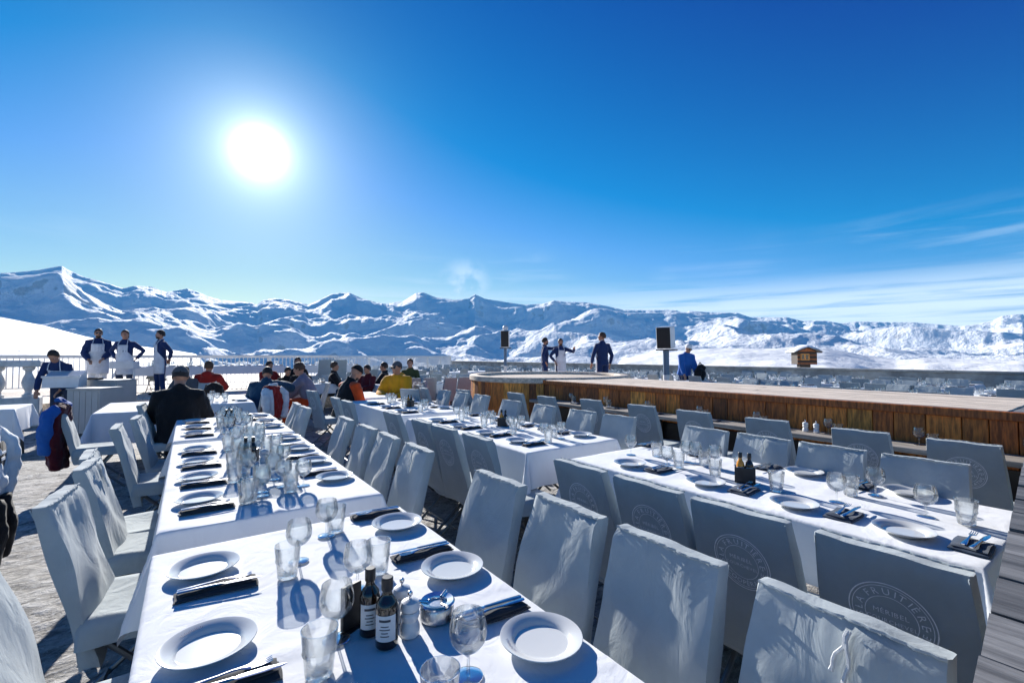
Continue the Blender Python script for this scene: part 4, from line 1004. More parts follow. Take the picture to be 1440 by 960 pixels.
tcl('', 1.45, 2.1, 10.3, 11.6, .42, 'small dining table the man in lilac grey is reaching across', 'white cloth on the table the man in lilac grey reaches across', seed=11, res=.09)

GN = {'plate': 'dinner plates', 'nap': 'folded dark napkins', 'wine': 'wine glasses', 'tumb': 'water tumblers', 'fork': 'forks on the napkins', 'knife': 'knives on the napkins'}
def setting(tn, side, k, X, Y, sgn, long=True, plate=True, glasses=True, wineoff=None, tumboff=None, xc=None, z=TB, total=0):
    """sgn=+1: the guest sits at lower X looking to +X"""
    o = ORD[k]; w = f'on the {side} of the {tn}'
    if plate: PLATE.put((X, Y, z), random.uniform(0, 6), f'{o} white plate {w}', GN['plate'])
    nx, ny = X + sgn * .035, Y - sgn * (.185 if long else .20); ja = random.uniform(-.06, .06); rz = ja + (0 if sgn > 0 else PI)
    nx += random.uniform(-.012, .012)
    (NAPL if long else NAPS)[k % 2].put((nx, ny, z + .001), rz, f'{o} dark napkin {w}', GN['nap'])
    ht = .020
    c, s = math.cos(rz), math.sin(rz)
    def off(a, b): return (nx + a * c - b * s, ny + a * s + b * c)
    fa = random.uniform(-.05, .05)
    fx, fy = off(-.004 if long else .045, .014); kx, ky = off(.006 if long else .035, -.010 if long else -.02)
    FORK.put((fx, fy, z + ht), rz + fa + .05, f'{o} fork {w}', GN['fork'])
    KNIFE.put((kx, ky, z + ht - .001), rz + fa * .5 - .04, f'{o} knife {w}', GN['knife'])
    if glasses:
        ux, uy = wineoff or (sgn * .27 + random.uniform(-.03, .03), -sgn * .02 + random.uniform(-.04, .04)); vx, vy = tumboff or (sgn * .22 + random.uniform(-.02, .02), -sgn * .13 + random.uniform(-.03, .03))
        WINE.put((X + ux, Y + uy, z), random.uniform(0, 6), f'{o} round wine glass {w}', GN['wine'])
        TUMB.put((X + vx, Y + vy, z), random.uniform(0, 6), f'{o} clear tumbler {w}', GN['tumb'])
LS, RS = 'left side', 'right side'
# front table, with the things standing on it
for k, Y in enumerate((.88, 1.41, 1.93)):
    setting(T1N, LS, k, .055, Y, 1, glasses=False); setting(T1N, RS, k, .76, Y + (.06, .02, .015)[k], -1, glasses=False)
for (x, y, l) in ((.339, 1.82, 'wine glass behind a tumbler on the far left of the ashtray table'), (.480, 2.01, 'wine glass at the far end of the ashtray table'), (.452, 1.49, 'wine glass in the middle of the ashtray table, behind the bottles'),
                  (.330, 1.265, 'wine glass just left of the dark bottles on the ashtray table'), (.545, .945, 'big wine glass in front of the ashtray, beside the nearest right plate')):
    WINE.put((x, y, TB), random.uniform(0, 6), l, GN['wine'])
for (x, y, l) in ((.285, 1.715, 'tumbler left of the middle on the ashtray table, nearer than the far wine glasses'), (.523, 2.035, 'tumbler at the far end of the ashtray table'), (.548, 1.57, 'tumbler right of the middle wine glass on the ashtray table'),
                  (.262, 1.15, 'tumbler in front of the dark bottles on the ashtray table'), (.43, .86, 'tumbler cut by the bottom edge of the picture on the ashtray table')):
    TUMB.put((x, y, TB), random.uniform(0, 6), l, GN['tumb'])
bottle('oil_bottle', (.412, 1.245, TB), 'bottle_brown', .172, 'dark brown bottle behind its twin on the ashtray table', R(-20), .027)
bottle('vinegar_bottle', (.432, 1.170, TB), 'bottle_brown', .172, 'dark brown bottle with a white label, in front of its twin on the ashtray table', R(-32), .029)
mill((.506, 1.255, TB), 'white pepper mill behind its twin beside the bottles on the ashtray table'); mill((.497, 1.175, TB), 'white salt mill nearest the ashtray on the ashtray table')
ashtray((.592, 1.205, TB), 'round brushed steel ashtray beside the white mills')
mh = root('menu_holder', (.375, 1.292, TB), R(20)); tag(mh, 'small black upright holder behind the dark bottles on the ashtray table', 'menu holder')
b_ = MB(); b_.box(-.03, .03, -.006, .006, .004, .12, ch=.002); b_.build('panel', 'caddy_black', mh); b_ = MB(); b_.box(-.035, .035, -.02, .02, 0, .0035); b_.build('foot', 'caddy_black', mh)
# second and third tables of the left row
for k, Y in enumerate((2.86, 3.38, 3.89, 4.40)): setting(T2N, LS, k, .055, Y, 1)
for k, Y in enumerate((2.90, 3.44, 3.96, 4.50)): setting(T2N, RS, k, .735, Y, -1)
for k, (X, Y) in enumerate(((.30, 2.72), (.52, 2.80), (.40, 3.05), (.28, 3.20), (.50, 3.35), (.30, 3.62), (.53, 3.86), (.36, 4.06), (.46, 4.28), (.33, 4.52), (.50, 4.62))):
    WINE.put((X + .03, Y + .05, TB), k, f'{ORD[k]} spare wine glass along the middle of the second left table', GN['wine'])
    TUMB.put((X - .05, Y - .03, TB), k, f'{ORD[k]} spare tumbler along the middle of the second left table', GN['tumb'])
for k, (X, Y) in enumerate(((.32, 5.15), (.48, 5.3), (.36, 5.55), (.50, 5.72), (.30, 5.95), (.46, 6.15), (.36, 6.4))):
    WINE.put((X, Y, TB), k, f'{ORD[k]} spare wine glass along the middle of the third left table', GN['wine'])
for k, Y in enumerate((5.33, 5.80, 6.30)): setting(T3N, LS, k, .055, Y, 1); setting(T3N, RS, k, .735, Y + .06, -1)
for k, Y in enumerate((8.8, 9.4)): setting(T4N, LS, k, .09, Y, 1)
for k, Y in enumerate((8.75,)): setting(T4N, RS, k, .73, Y, -1)
# right table, middle table, the one behind
for k, Y in enumerate((.63, 1.055, 1.53, 2.09)): setting(R1N, LS, k, 2.47, Y, 1, long=False, wineoff=((.33, .0), (.25, -.10), (.41, .33), (.12, -.21))[k] if k != 1 else (.24, -.10), tumboff=((.36, -.13), (.19, .17), (.20, .06), (.22, -.23))[k])
for k, Y in enumerate((.79, 1.30, 1.80, 2.24)): setting(R1N, RS, k, 3.19, Y, -1, long=False, plate=k < 2, wineoff=((-.18, .09), (-.30, .42), (-.32, .12), (-.46, .06))[k], tumboff=((-.28, .17), (-.35, .22), (-.30, -.0), (-.34, -.08))[k])
for k, Y in enumerate((3.21, 3.72, 4.25, 4.77)): setting(M1N, LS, k, 2.34, Y, 1)
for k, Y in enumerate((3.12, 3.66, 4.2, 4.75)): setting(M1N, RS, k, 3.0, Y, -1, plate=k in (0, 1, 3), long=False)
for k, Y in enumerate((5.85, 6.45, 7.1)): setting(M2N, LS, k, 2.35, Y, 1); setting(M2N, RS, k, 2.98, Y, -1)
caddy((2.70, 1.42, TB), R(-62), 'black condiment box with two bottles on the rounded front right table', lab='front right table')
caddy((2.74, 4.02, TB), R(-62), 'black condiment box with bottles on the middle table', amber=True, lab='middle table')
caddy((2.66, 6.35, TB), R(-62), 'dark condiment box on the table in front of the man in yellow', amber=True, lab='table before the man in yellow')
caddy((.36, 3.72, TB), R(-20), 'black condiment box on the second table of the left row', amber=False, lab='second left table')
caddy((.36, 5.75, TB), R(-20), 'black condiment box on the third table of the left row', amber=False, lab='third left table')
mill((.44, 3.62, TB), 'white pepper mill on the second table of the left row')
# small white packets on the second table and an open white box behind the middle table
# ledge settings
for k, Y in enumerate((.42, 1.05, 1.72, 2.4, 3.08, 3.85, 4.6, 5.35)):
    z = .7465; x = 4.98; w = 'on the narrow ledge against the brown stage'
    WINE.put((x + .08, Y + .12, z), 1, f'{ORD[k]} wine glass {w}', 'glasses on the ledge'); TUMB.put((x + .03, Y + .02, z), 1, f'{ORD[k]} tumbler {w}', 'glasses on the ledge')
    NAPS[k % 2].put((x - .03, Y - .10, z), R(90), f'{ORD[k]} dark napkin {w}', 'napkins on the ledge'); FORK.put((x - .03, Y - .10, z + .02), R(85), f'{ORD[k]} fork {w}', 'forks on the ledge')
mill((5.02, 1.93, .7465), 'small white mill on the ledge behind the third logo chair'); mill((5.03, 2.03, .7465), 'second small white mill beside the first on the ledge')

# ---- chairs, all looking at their tables
GC = 'grey covered chairs at the tables'
for k, Y in enumerate((.43, .885, 1.33, 1.80)): chair(.875, Y, 270, f'{ORD[k]} grey covered chair on the right side of the ashtray table', GC, v=(2, 0, 1, 3)[k], jit=2)
for k, (Y, dx, df) in enumerate(((1.76, 0, -4), (2.60, .02, 6), (3.30, .02, 2), (3.66, -.02, -3), (4.93, -.02, 0), (5.52, .06, 4))): chair(-.12 + dx, Y, 90 + df, f'{ORD[k]} covered chair along the left side of the left row of tables', GC, v=k % 4, jit=1)
for k, Y in enumerate((2.70, 3.24, 3.71, 4.33)): chair(.86, Y, 270, f'{ORD[k]} pale grey covered chair right of the second left table', GC, jit=2)
for k, Y in enumerate((5.50, 6.02)): chair(.74, Y, 270, f'{ORD[k]} covered chair right of the third left table', GC)
for k, Y in enumerate((.47, .93, 1.33, 1.77)): chair(2.03, Y, 90, f'{ORD[k]} logo chair with its back to the picture at the rounded front right table', GC, v=(0, 2, 1, 3)[k], jit=1.5)
for k, Y in enumerate((.75, 1.20, 1.64, 2.08)): chair(3.02, Y, 270, f'{ORD[k]} grey chair on the stage side of the rounded front right table', GC, jit=2)
for k, Y in enumerate((2.80, 3.33, 3.75, 4.48)): chair(2.02, Y, 90, f'{ORD[k]} logo chair on the left side of the middle table', GC, jit=2)
for k, Y in enumerate((2.98, 3.50, 4.12, 4.78)): chair(3.06, Y, 270, f'{ORD[k]} grey chair on the stage side of the middle table', GC, jit=2)
for k, Y in enumerate((5.95, 6.50)): chair(1.98, Y, 90, f'{ORD[k]} chair on the left side of the table behind the middle one', GC)
for k, Y in enumerate((5.7, 6.3, 6.9)): chair(3.18, Y, 270, f'{ORD[k]} chair on the stage side of the table behind the middle one', GC)
for k, (X, Y) in enumerate(((4.55, .74), (4.55, 1.33), (4.60, 2.05), (4.60, 2.78), (4.62, 3.46), (4.62, 4.26), (4.45, 4.96), (4.45, 5.72))): chair(X, Y, 90, f'{ORD[k]} logo chair facing the narrow ledge of the stage', GC, jit=2)
for k, (X, Y, f_) in enumerate(((4.1, 6.75, 90), (3.75, 7.5, 100), (4.0, 8.3, 90), (3.4, 7.6, 60), (3.7, 9.2, 270), (4.6, 9.3, 120))): chair(X, Y, f_, f'{ORD[k]} grey chair left of the round end of the stage', GC)
chair(-.82, 7.10, 90, 'covered chair with several jackets on its back, beside the grey cabinets', GC)
chair(-1.50, 4.72, 270, 'covered chair under the white jacket at the left edge', GC)
chair(-3.0, 8.9, 0, 'grey covered chair with its back to the picture at the far left table', GC); chair(-2.4, 8.75, 0, 'second grey chair at the far left table', GC)
chair(-.12, 6.98, 95, 'chair under the man in the black jacket', GC)
chair(1.05, 9.35, 280, 'chair under the man in the teal jacket', GC); chair(.95, 8.95, 320, 'chair with the red and white jacket on its back', GC); chair(.35, 11.2, 180, 'chair behind the round dark backpack', GC)
chair(2.12, 10.3, 290, 'chair under the man in lilac grey', GC); chair(1.98, 8.05, 80, 'chair under the man in the orange and black jacket', GC)
chair(.25, 12.1, 200, 'covered chair between the red jacket and the railing', GC)

# ---- hanging clothes
hanging_jacket('navy and maroon ski jacket with blue sleeves hung over a chair by the cabinets', -.82, 7.10, 0, 90, 'cloth_maroon', 'cloth_blue', w=.52, h=.72, stripe='cloth_white', seed=4)
hanging_jacket('white ski jacket with a round black patch hung over a chair at the left edge', -1.50, 4.72, .02, 270, 'cloth_white', 'cloth_white', patch=True, w=.50, h=.60, seed=9)
tr = root('hanging_trousers', (-1.50, 4.72, 0), R(-270)); tag(tr, 'black ski trousers hanging below the white jacket at the left edge', 'trousers')
b_ = MB()
for q in (-1, 1): b_.tube([(q * .09, -.39, .50), (q * .10, -.42, .3), (q * .10, -.40, .06)], [.085, .09, .07], 12)
blob_obj(b_, 'trouser_cloth', 'cloth_black', tr, .016, 2, crumple=.03)
hanging_jacket('red and white ski jacket hung on a chair behind the man in teal', 0.95, 8.95, 0, 320, 'cloth_red', 'cloth_white', w=.42, h=.55, stripe='cloth_white', seed=12)

# ---- people
def at(px, depth):      # a direction seen in the picture, followed out to a real distance
    l = (px - 720) / FPX * depth; a = R(HEAD); return depth * math.sin(a) + l * math.cos(a), depth * math.cos(a) - l * math.sin(a)
STAND = 'waiters standing at the back'
x, y = at(90, 9.4); person('dark haired waiter in navy bending over the grey stand, pale apron', x, y, 0, 190, lean=38, nod=18, top='cloth_navy', apron=True, hands={-1: (-.14, .38, .12), 1: (.20, .40, .10)}, H=1.80, twist=-8)
x, y = at(138, 11.9); person('bearded man in a blue jacket with pale collar standing left of two waiters', x, y, .44, 175, top='cloth_navy', puffy=.03, glasses=True, beard=True, legs='cloth_apron', hands={-1: (-.10, .25, .02), 1: (.16, .22, .0)}, H=1.80, hood=True, apron=True)
x, y = at(176, 11.8); person('waiter with long fair hair in a white apron, second of the standing group', x, y, .44, 200, top='cloth_navy', apron=True, hair='hair_brown', longhair=True, turn=-15, glasses=False, hands={-1: (-.22, -.06, .04), 1: (.22, -.06, .04)}, H=1.76, legs='cloth_denim')
x, y = at(226, 12.2); person('bearded waiter in profile looking left, hands behind his back, white apron', x, y, .44, 250, top='cloth_navy', apron=True, beard=True, turn=0, hands={-1: (-.12, -.16, .02), 1: (.12, -.16, .02)}, H=1.78, legs='cloth_navy')
x, y = -.10, 6.92; person('man in a black jacket and grey cap seated with his back to the picture', x, y, .0, 8, sit=True, lean=8, top='cloth_black', legs='cloth_black', hat='cap', hatmat='cloth_grey', puffy=.035, H=1.88, nod=10)
x, y = at(262, 10.2); person('dark haired person in grey seated behind the man in the grey cap', x, y, 0, 200, sit=True, top='cloth_grey', puffy=.02, H=1.74, nod=20)
x, y = at(294, 10.4); person('person in a red jacket seated with the back turned, beside the railing', x, y, 0, 20, sit=True, top='cloth_red', legs='cloth_black', hair='hair_brown', puffy=.04, H=1.88, hood=True)
x, y = 1.05, 9.35; person('man in a dark teal jacket leaning his head on his hand over the table', x, y, 0, 15, sit=True, lean=24, top='cloth_teal', legs='cloth_black', puffy=.04, H=1.84, nod=14, side=8, hands={-1: (-.10, .42, .20), 1: (.16, .24, .58)})
x, y = at(441, 9.3); person('man in a lilac grey shirt reaching across the table to the left', x, y, 0, 300, sit=True, lean=22, top='cloth_lilac', legs='cloth_orange', hair='hair_brown', puffy=.02, H=1.92, hands={-1: (-.16, .58, .26), 1: (.12, .60, .20)}, nod=4)
x, y = at(404, 11.8); person('dark haired person seated behind the small table, head bent', x, y, 0, 170, sit=True, top='cloth_black', H=1.66, nod=25)
x, y = at(424, 11.6); person('person in black with sunglasses seated left of the man in lilac grey', x, y, 0, 200, sit=True, top='cloth_black', glasses=True, hair='hair_blond', H=1.78)
x, y = at(419, 13.2); person('dark haired person in black standing tallest behind the small table', x, y, 0, 190, sit=True, top='cloth_black', H=1.98)
x, y = at(483, 7.9); person('man in an orange and black ski jacket and black beanie looking down', x, y, 0, 75, sit=True, lean=16, top='cloth_black', arms='cloth_orange', legs='cloth_orange', hat='beanie', hatmat='cloth_black', beard=True, puffy=.03, H=1.86, nod=26, hands={-1: (-.10, .38, .12), 1: (.14, .36, .10)})
x, y = at(560, 9.1); person('man in a bright yellow jacket, brown cap and sunglasses facing the picture', x, y, 0, 225, sit=True, lean=4, top='cloth_yellow', legs='cloth_black', hat='cap', hatmat='cloth_grey', glasses=True, puffy=.05, hood=True, H=1.90, turn=20)
x, y = at(378, 13.0); person('person in a red jacket seated beyond the man in teal', x, y, 0, 150, sit=True, top='cloth_red', hair='hair_dark', H=1.84, puffy=.03, nod=10)
x, y = at(470, 12.4); person('person in black seated behind the orange and black jacket, looking right', x, y, 0, 110, sit=True, top='cloth_black', hair='hair_brown', H=1.82, puffy=.02)
x, y = at(518, 12.0); person('person in dark red seated between the orange and the yellow jackets', x, y, 0, 240, sit=True, top='cloth_maroon', hair='hair_dark', H=1.72, puffy=.02, nod=12)
x, y = at(541, 12.5); person('dark figure seated behind the man in yellow, looking left', x, y, 0, 300, sit=True, top='cloth_black', puffy=.03, hair='hair_dark', H=1.80)
x, y = at(577, 13.5); person('fair haired person in olive seated right of the man in yellow', x, y, 0, 210, sit=True, top='cloth_olive', hair='hair_brown', H=1.92)
x, y = at(766, 15.2); person('waiter in navy pointing with his outstretched arm behind the round stage', x, y, .36, 125, top='cloth_navy', legs='cloth_navy', hands={-1: (-.14, .52, .50), 1: (.22, .02, -.02)}, H=1.78, beard=True)
x, y = at(788, 15.0); person('waiter in a white apron pointing beside his colleague behind the round stage', x, y, .36, 200, top='cloth_navy', apron=True, hands={-1: (-.34, .36, .46), 1: (.22, .08, .02)}, H=1.74, legs='cloth_denim', beard=True)
x, y = at(847, 12.9); person('waiter in a blue shirt seen from behind, looking left over the stage', x, y, .36, 12, top='cloth_navy', legs='cloth_navy', hair='hair_brown', turn=-50, H=1.84, apron=True, hands={-1: (-.30, .06, -.06), 1: (.27, .04, -.08)})
x, y = at(962, 14.2); person('man in a bright blue jacket and white cap bending over a far table', x, y, 0, 200, lean=14, top='cloth_blue', legs='cloth_navy', hat='beanie', hatmat='cloth_white', glasses=True, H=1.92, nod=15, puffy=.03, hands={-1: (-.20, .30, -.04), 1: (.20, .30, -.04)})

# ---- grey service cabinets and stand on the left
def cabinet(px0, px1, d, h, label, dep=.5):
    x0, y0 = at(px0, d); x1, y1 = at(px1, d); w = math.hypot(x1 - x0, y1 - y0); r_ = root('service_cabinet', ((x0 + x1) / 2, (y0 + y1) / 2, 0), math.atan2(y1 - y0, x1 - x0)); tag(r_, label, 'cabinet')
    b = MB(); b.box(-w / 2, w / 2, 0, dep, .02, h - .03, ch=.006); b.build('carcass', 'cabinet_grey', r_)
    b = MB(); b.box(-w / 2 - .01, w / 2 + .01, -.02, dep + .01, h - .028, h, ch=.005); b.build('top_board', 'cabinet_grey', r_)
    n = 5; pw = (w - .04) / n
    for i in range(n):
        b = MB(); b.box(-w / 2 + .02 + i * pw + .004, -w / 2 + .02 + (i + 1) * pw - .004, -.014, -.001, .06, h - .06, ch=.002); b.build('panel', 'cabinet_grey', r_)
    return r_
cabinet(96, 142, 8.7, .88, 'pale grey panelled cabinet behind the hung ski jackets'); cabinet(120, 166, 9.4, 1.0, 'taller grey cabinet right of the bending waiter')
x, y = at(92, 9.0); st = root('sloping_stand', (x, y, .881), R(-HEAD + 25)); tag(st, 'pale sloping box stand under the hands of the bending waiter', 'stand')
b_ = MB(); b_.add([(-.27, -.18, 0), (.27, -.18, 0), (.27, .22, 0), (-.27, .22, 0), (-.27, -.14, .20), (.27, -.14, .20), (.27, .22, .32), (-.27, .22, .32)], [(3, 2, 1, 0), (4, 5, 6, 7), (0, 1, 5, 4), (1, 2, 6, 5), (2, 3, 7, 6), (3, 0, 4, 7)]); b_.build('box', 'painted_white', st)
b_ = MB(); b_.box(-.29, .29, -.16, -.13, .19, .23, ch=.004); b_.build('lip', 'painted_white', st)
x, y = at(136, 9.5); tp = root('card_terminal', (x, y, 1.001), R(-HEAD)); tag(tp, 'small black device lying on top of the taller grey cabinet', 'device'); b_ = MB(); b_.box(-.16, .1, -.08, .08, .0, .04, ch=.008); b_.build('body', 'black_plastic', tp); b_ = MB(); b_.box(-.12, .0, -.05, .05, .0405, .044); b_.build('screen', 'lens_dark', tp)
x, y = at(172, 11.2); ps = root('white_pedestal', (x, y, 0), R(-HEAD)); tag(ps, 'white square music stand in front of the apron waiters', 'stand')
b_ = MB(); b_.box(-.30, .30, -.02, .18, 1.18, 1.36, ch=.01); b_.build('panel', 'painted_white', ps)
for q in (-1, 1): b_ = MB(); b_.tube([(q * .27, .05, 1.18), (q * .27, .05, 0)], .016, 8); b_.build('leg', 'rail_white', ps)
# dark round backpack on a chair
x, y = .42, 10.9; bp_ = root('backpack', (x, y, .52), R(20)); tag(bp_, 'round black backpack with a pale badge standing on a chair', 'backpack')
b_ = MB(); b_.ell((0, 0, .21), (.20, .13, .24)); b_.ell((0, .0, .1), (.19, .14, .14)); blob_obj(b_, 'bag', 'cloth_black', bp_, .016, 2, crumple=.03); b_ = MB(); b_.ell((0, -.135, .2), (.06, .012, .06)); b_.build('badge', 'cloth_grey', bp_)
for q in (-1, 1): b_ = MB(); b_.tube([(q * .09, .12, .40), (q * .10, .19, .25), (q * .09, .13, .05)], .016, 8); b_.build('strap', 'cloth_black', bp_)
# dark bag by the blue jacket
x, y = at(984, 13.8); bg_ = root('dark_bag', (x, y, .76)); tag(bg_, 'bulky black bag on a far table right of the man in bright blue', 'bag'); b_ = MB(); b_.ell((0, 0, .2), (.20, .15, .22)); b_.ell((.06, 0, .36), (.13, .12, .12)); blob_obj(b_, 'bag', 'cloth_black', bg_, .02, 2, crumple=.05)
b_ = MB(); b_.tube([(-.08, 0, .44), (0, 0, .54), (.1, 0, .46)], .014, 8); b_.build('handle', 'cloth_black', bg_)

# ---- loudspeakers on posts
def speaker(px, d, ztop, hh, ww, yaw, tilt, label, lamp=False, z0=0.):
    x, y = at(px, d); r_ = root('loudspeaker', (x, y, 0), R(-HEAD + yaw)); tag(r_, label, 'loudspeaker')
    zb = ztop - hh; M0 = Matrix.Translation((0, 0, zb)) @ Matrix.Rotation(R(tilt), 4, 'X')
    b = MB(); b.box(-ww / 2, ww / 2, -.02, ww * .85, 0, hh, M=M0, ch=.015); cs_ = b.build('case', 'painted_white', r_)
    b = MB(); b.box(-ww / 2 + .015, ww / 2 - .015, -.034, -.0205, .015, hh - .015, M=M0, ch=.004); b.build('grille', 'speaker_black', cs_)
    b = MB(); b.box(-ww / 2 - .04, ww / 2 + .08, .0, ww * .7, zb - .05, zb - .012, ch=.006); b.build('bracket', 'dark_tube', r_)
    zs = zb - .75
    b = MB(); b.tube([(0, ww * .35, zs + .001), (0, ww * .35, zb - .051)], .085 if ww > .4 else .06, 14); b.build('upper_post', 'post_blue', r_)
    b = MB(); b.tube([(0, ww * .35, z0), (0, ww * .35, zs)], .088 if ww > .4 else .062, 14); b.build('post', 'rail_white', r_)
    if lamp: b = MB(); b.ell((0, ww * .4, ztop + .10), (.12, .12, .13)); b.build('lamp_globe', 'painted_white', r_)
speaker(710, 18.5, 2.52, .68, .34, -8, 4, 'loudspeaker with a white globe lamp on a post beyond the round stage', lamp=True, z0=.0)
speaker(934, 13.0, 2.32, .62, .42, -38, 6, 'large tilted loudspeaker on a white post left of the man in bright blue')

# ---- small chalet hut on a post beyond the parapet
x, y = at(1131, 29); hut = root('wooden_hut', (x, y, 0), R(-HEAD - 12)); tag(hut, 'small brown wooden hut with a snow covered roof standing on a post', 'hut')
b_ = MB(); b_.box(-.55, .55, -.4, .6, .95, 1.75, ch=.01); b_.build('wall', 'dark_wood', hut)
for i in range(6): b_ = MB(); b_.box(-.55, .55, -.43, -.402, .96 + i * .13, 1.075 + i * .13, ch=.004); b_.build('board', 'dark_wood' if i % 2 else 'brown_board_3', hut)
b_ = MB(); b_.box(-.38, .12, -.445, -.431, 1.22, 1.62); win_ = b_.build('window', 'brown_board_2', hut)
for q in (-.25, -.02): b_ = MB(); b_.box(q - .08, q + .08, -.452, -.446, 1.27, 1.57); b_.build('pane', 'lens_dark', win_)
for q in (-1, 1): b_ = MB(); b_.add([(0, -.6, 2.0), (q * .78, -.6, 1.68), (q * .78, .8, 1.68), (0, .8, 2.0), (0, -.6, 2.05), (q * .78, -.6, 1.73), (q * .78, .8, 1.73), (0, .8, 2.05)], [(0, 1, 2, 3), (7, 6, 5, 4), (0, 4, 5, 1), (1, 5, 6, 2), (2, 6, 7, 3), (3, 7, 4, 0)]); b_.build('roof_panel', 'dark_wood', hut)
b_ = MB(); gx_ = np.linspace(-.84, .84, 22); gy_ = np.linspace(-.66, .86, 14)
P = np.array([[(a, b, 2.07 - abs(a) * .38 + .13 * max(0, 1 - (a / .84) ** 4) ** .5 * max(0, 1 - ((b - .1) / .76) ** 4) ** .5 + .02 * math.sin(7 * a + 3 * b)) for b in gy_] for a in gx_]); b_.grid(P[::-1])
Q_ = P.copy(); Q_[:, :, 2] = 2.052 - np.abs(Q_[:, :, 0]) * .41 + .0; b_.grid(Q_); b_.build('roof_snow', 'roof_snow', hut)
b_ = MB(); b_.box(-.30, .30, -.1, .4, .12, .949); b_.build('gable_base', 'dark_wood', hut)
b_ = MB(); b_.add([(-.55, -.4, 1.75), (.55, -.4, 1.75), (0, -.4, 1.985), (-.55, .6, 1.75), (.55, .6, 1.75), (0, .6, 1.985)], [(0, 1, 2), (5, 4, 3)]); b_.build('gable', 'brown_board_1', hut)

# ---- far terrace full of laid tables
def make_far_chair(seed):
    r_ = make_chair(seed, full=False); return r_
fc0 = make_far_chair(21)
def join_mesh(r_, name):
    b = MB(); mats = []; 
    for o in kids(r_):
        me = o.data; mn = me.materials[0].name
        if mn not in mats: mats.append(mn)
        v = np.array([tuple(p.co) for p in me.vertices]); b.add(v, [tuple(p.vertices) for p in me.polygons], mats.index(mn), True)
    me = b.mesh(name, mats, 50)
    for o in list(kids(r_)): bpy.data.objects.remove(o)
    bpy.data.objects.remove(r_); return me
FARM = join_mesh(fc0, 'covered_chair_far')
gm = MB(); gm.lathe([(0, 0), (.033, .001), (.004, .006), (.004, .055), (.03, .066), (.044, .10), (.037, .145)], 12); gm.lathe([(.0355, .145), (.0425, .10), (.029, .068), (0, .06)], 12); gm.f = [f for f in gm.f if len(f) == 4]; gm.mi = gm.mi[:len(gm.f)]; gm.sm = gm.sm[:len(gm.f)]
FARG = gm.mesh('wine_glass_far', 'glass', 60)
tm = MB(); tm.lathe([(0, 0), (.031, 0), (.035, .05), (.041, .105)], 12); tm.lathe([(.0395, .105), (.033, .05), (0, .01)], 12); tm.f = [f for f in tm.f if len(f) == 4]; tm.mi = tm.mi[:len(tm.f)]; tm.sm = tm.sm[:len(tm.f)]
FART = tm.mesh('tumbler_far', 'glass', 60)
FARC = cloth_mesh(.9, 1.9, .26, 33, .2, False).mesh('tablecloth_far', 'white_linen', None)
pm = MB(); pm.lathe([(0, .001), (.06, .001), (.107, .022), (.06, .012), (0, .012)], 20); FARP = pm.mesh('plate_far', 'porcelain', 60)
npm = MB(); npm.box(-.08, .08, -.05, .05, 0, .02, ch=.004); FARN = npm.mesh('napkin_far', 'napkin_blue')
def vis(x, y):
    d = x * math.sin(R(HEAD)) + y * math.cos(R(HEAD)); l = x * math.cos(R(HEAD)) - y * math.sin(R(HEAD)); return d > 3 and abs(l / d) < 1.19
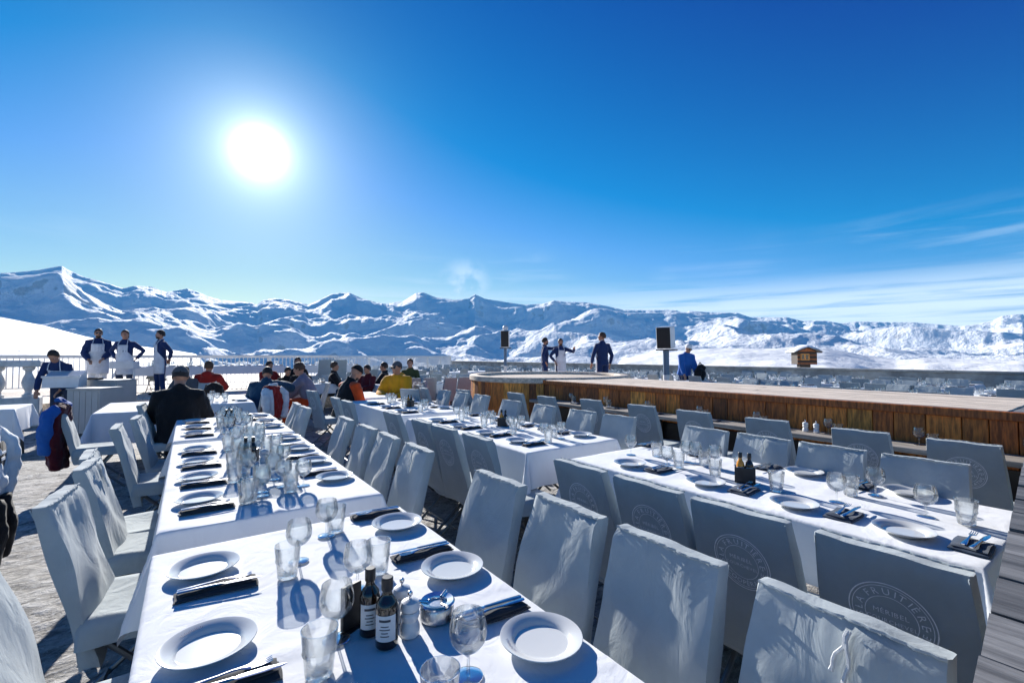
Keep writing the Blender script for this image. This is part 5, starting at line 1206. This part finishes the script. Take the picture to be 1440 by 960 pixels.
def far_table(x, y, z, rz, grp, where, chairs=True, glasses=True, dens=.7):
    o = link('dining_table', FTAB, None, (x, y, z), rz); tag(o, f'laid dining table {where}', 'table', f'tables {grp}')
    o = link('tablecloth', FARC, None, (x, y, z), rz); tag(o, f'white cloth on a table {where}', 'tablecloth', f'cloths {grp}')
    Mz = Matrix.Translation((x, y, z)) @ Matrix.Rotation(rz, 4, 'Z')
    for q in (-1, 1):
        for k in range(4):
            yy = -.70 + k * .46
            p = Mz @ Vector((q * .62, yy, 0))
            if chairs and vis(p.x, p.y) and random.random() < dens: tag(link('covered_chair', FARM, None, p, rz + R(90) * q + random.uniform(-.1, .1)), f'grey covered chair {where}', 'chair', f'chairs {grp}')
            if glasses:
                p = Mz @ Vector((q * .14 + random.uniform(-.05, .05), yy + random.uniform(-.08, .08), .753))
                if vis(p.x, p.y): tag(link('wine_glass', FARG, None, p, 0), f'small wine glass on a table {where}', 'wine glass', f'wine glasses {grp}')
                p = Mz @ Vector((q * .22 + random.uniform(-.03, .03), yy + .1, .753))
                if vis(p.x, p.y) and random.random() < .9: tag(link('tumbler', FART, None, p, 0), f'small tumbler on a table {where}', 'tumbler', f'tumblers {grp}')
                p = Mz @ Vector((q * .34, yy, .755))
                if vis(p.x, p.y) and math.hypot(p.x, p.y) < 17:
                    tag(link('dinner_plate', FARP, None, p, 0), f'white plate on a table {where}', 'plate', f'plates {grp}')
                    p = Mz @ Vector((q * .36, yy - .17, .755)); tag(link('folded_napkin', FARN, None, p, rz), f'dark napkin on a table {where}', 'napkin', f'napkins {grp}')
RW = ['first row', 'second row', 'third row', 'fourth row', 'last row']
ft = MB(); ft.box(-.44, .44, -.94, .94, .715, .742)
for sx in (-1, 1):
    for sy in (-1, 1): ft.tube([(sx * .36, sy * .84, .714), (sx * .38, sy * .86, 0)], .018, 6)
FTAB = ft.mesh('dining_table_far', 'dark_tube')
for ri, X in enumerate((8.3, 10.4, 12.5, 14.6, 16.5)):
    Y = .4 if X < 12 else 1.2
    while Y < 24:
        if not (7.4 < X < 12.4 and 7.0 < Y < 17.0) and vis(X, Y):
            g = X - 8.3 + max(0, Y - 12)
            far_table(X + random.uniform(-.1, .1), Y, 0, R(random.uniform(-3, 3)), f'in the {RW[ri]} behind the stage', f'in the {RW[ri]} behind the stage, {"near the hut" if Y < 9 else "near the speakers"}', glasses=Y < 18, dens=(.55 if Y < 12 else .35))
        Y += 2.35
for (X, Y) in ((-.6, 16.6), (1.6, 16.9), (3.9, 16.5), (3.6, 13.2)):
    far_table(X, Y, .44 if Y > 14 else 0, R(90 + random.uniform(-4, 4)), 'near the left railing', 'in front of the left railing', glasses=True, dens=.3)
for (X, Y) in ((6.3, 11.6), (4.9, 11.9), (6.6, 14.0), (7.2, 17.5), (9.6, 18.5), (12.0, 19.0), (8.2, 21.5), (11.2, 22.5), (13.8, 22.0), (6.2, 20.0), (9.5, 25), (14, 26), (7.0, 23.8)):
    if vis(X, Y): far_table(X, Y, 0, R(90 + random.uniform(-5, 5)), 'beyond the round stage', 'on the terrace left of the round stage end', glasses=Y < 19)
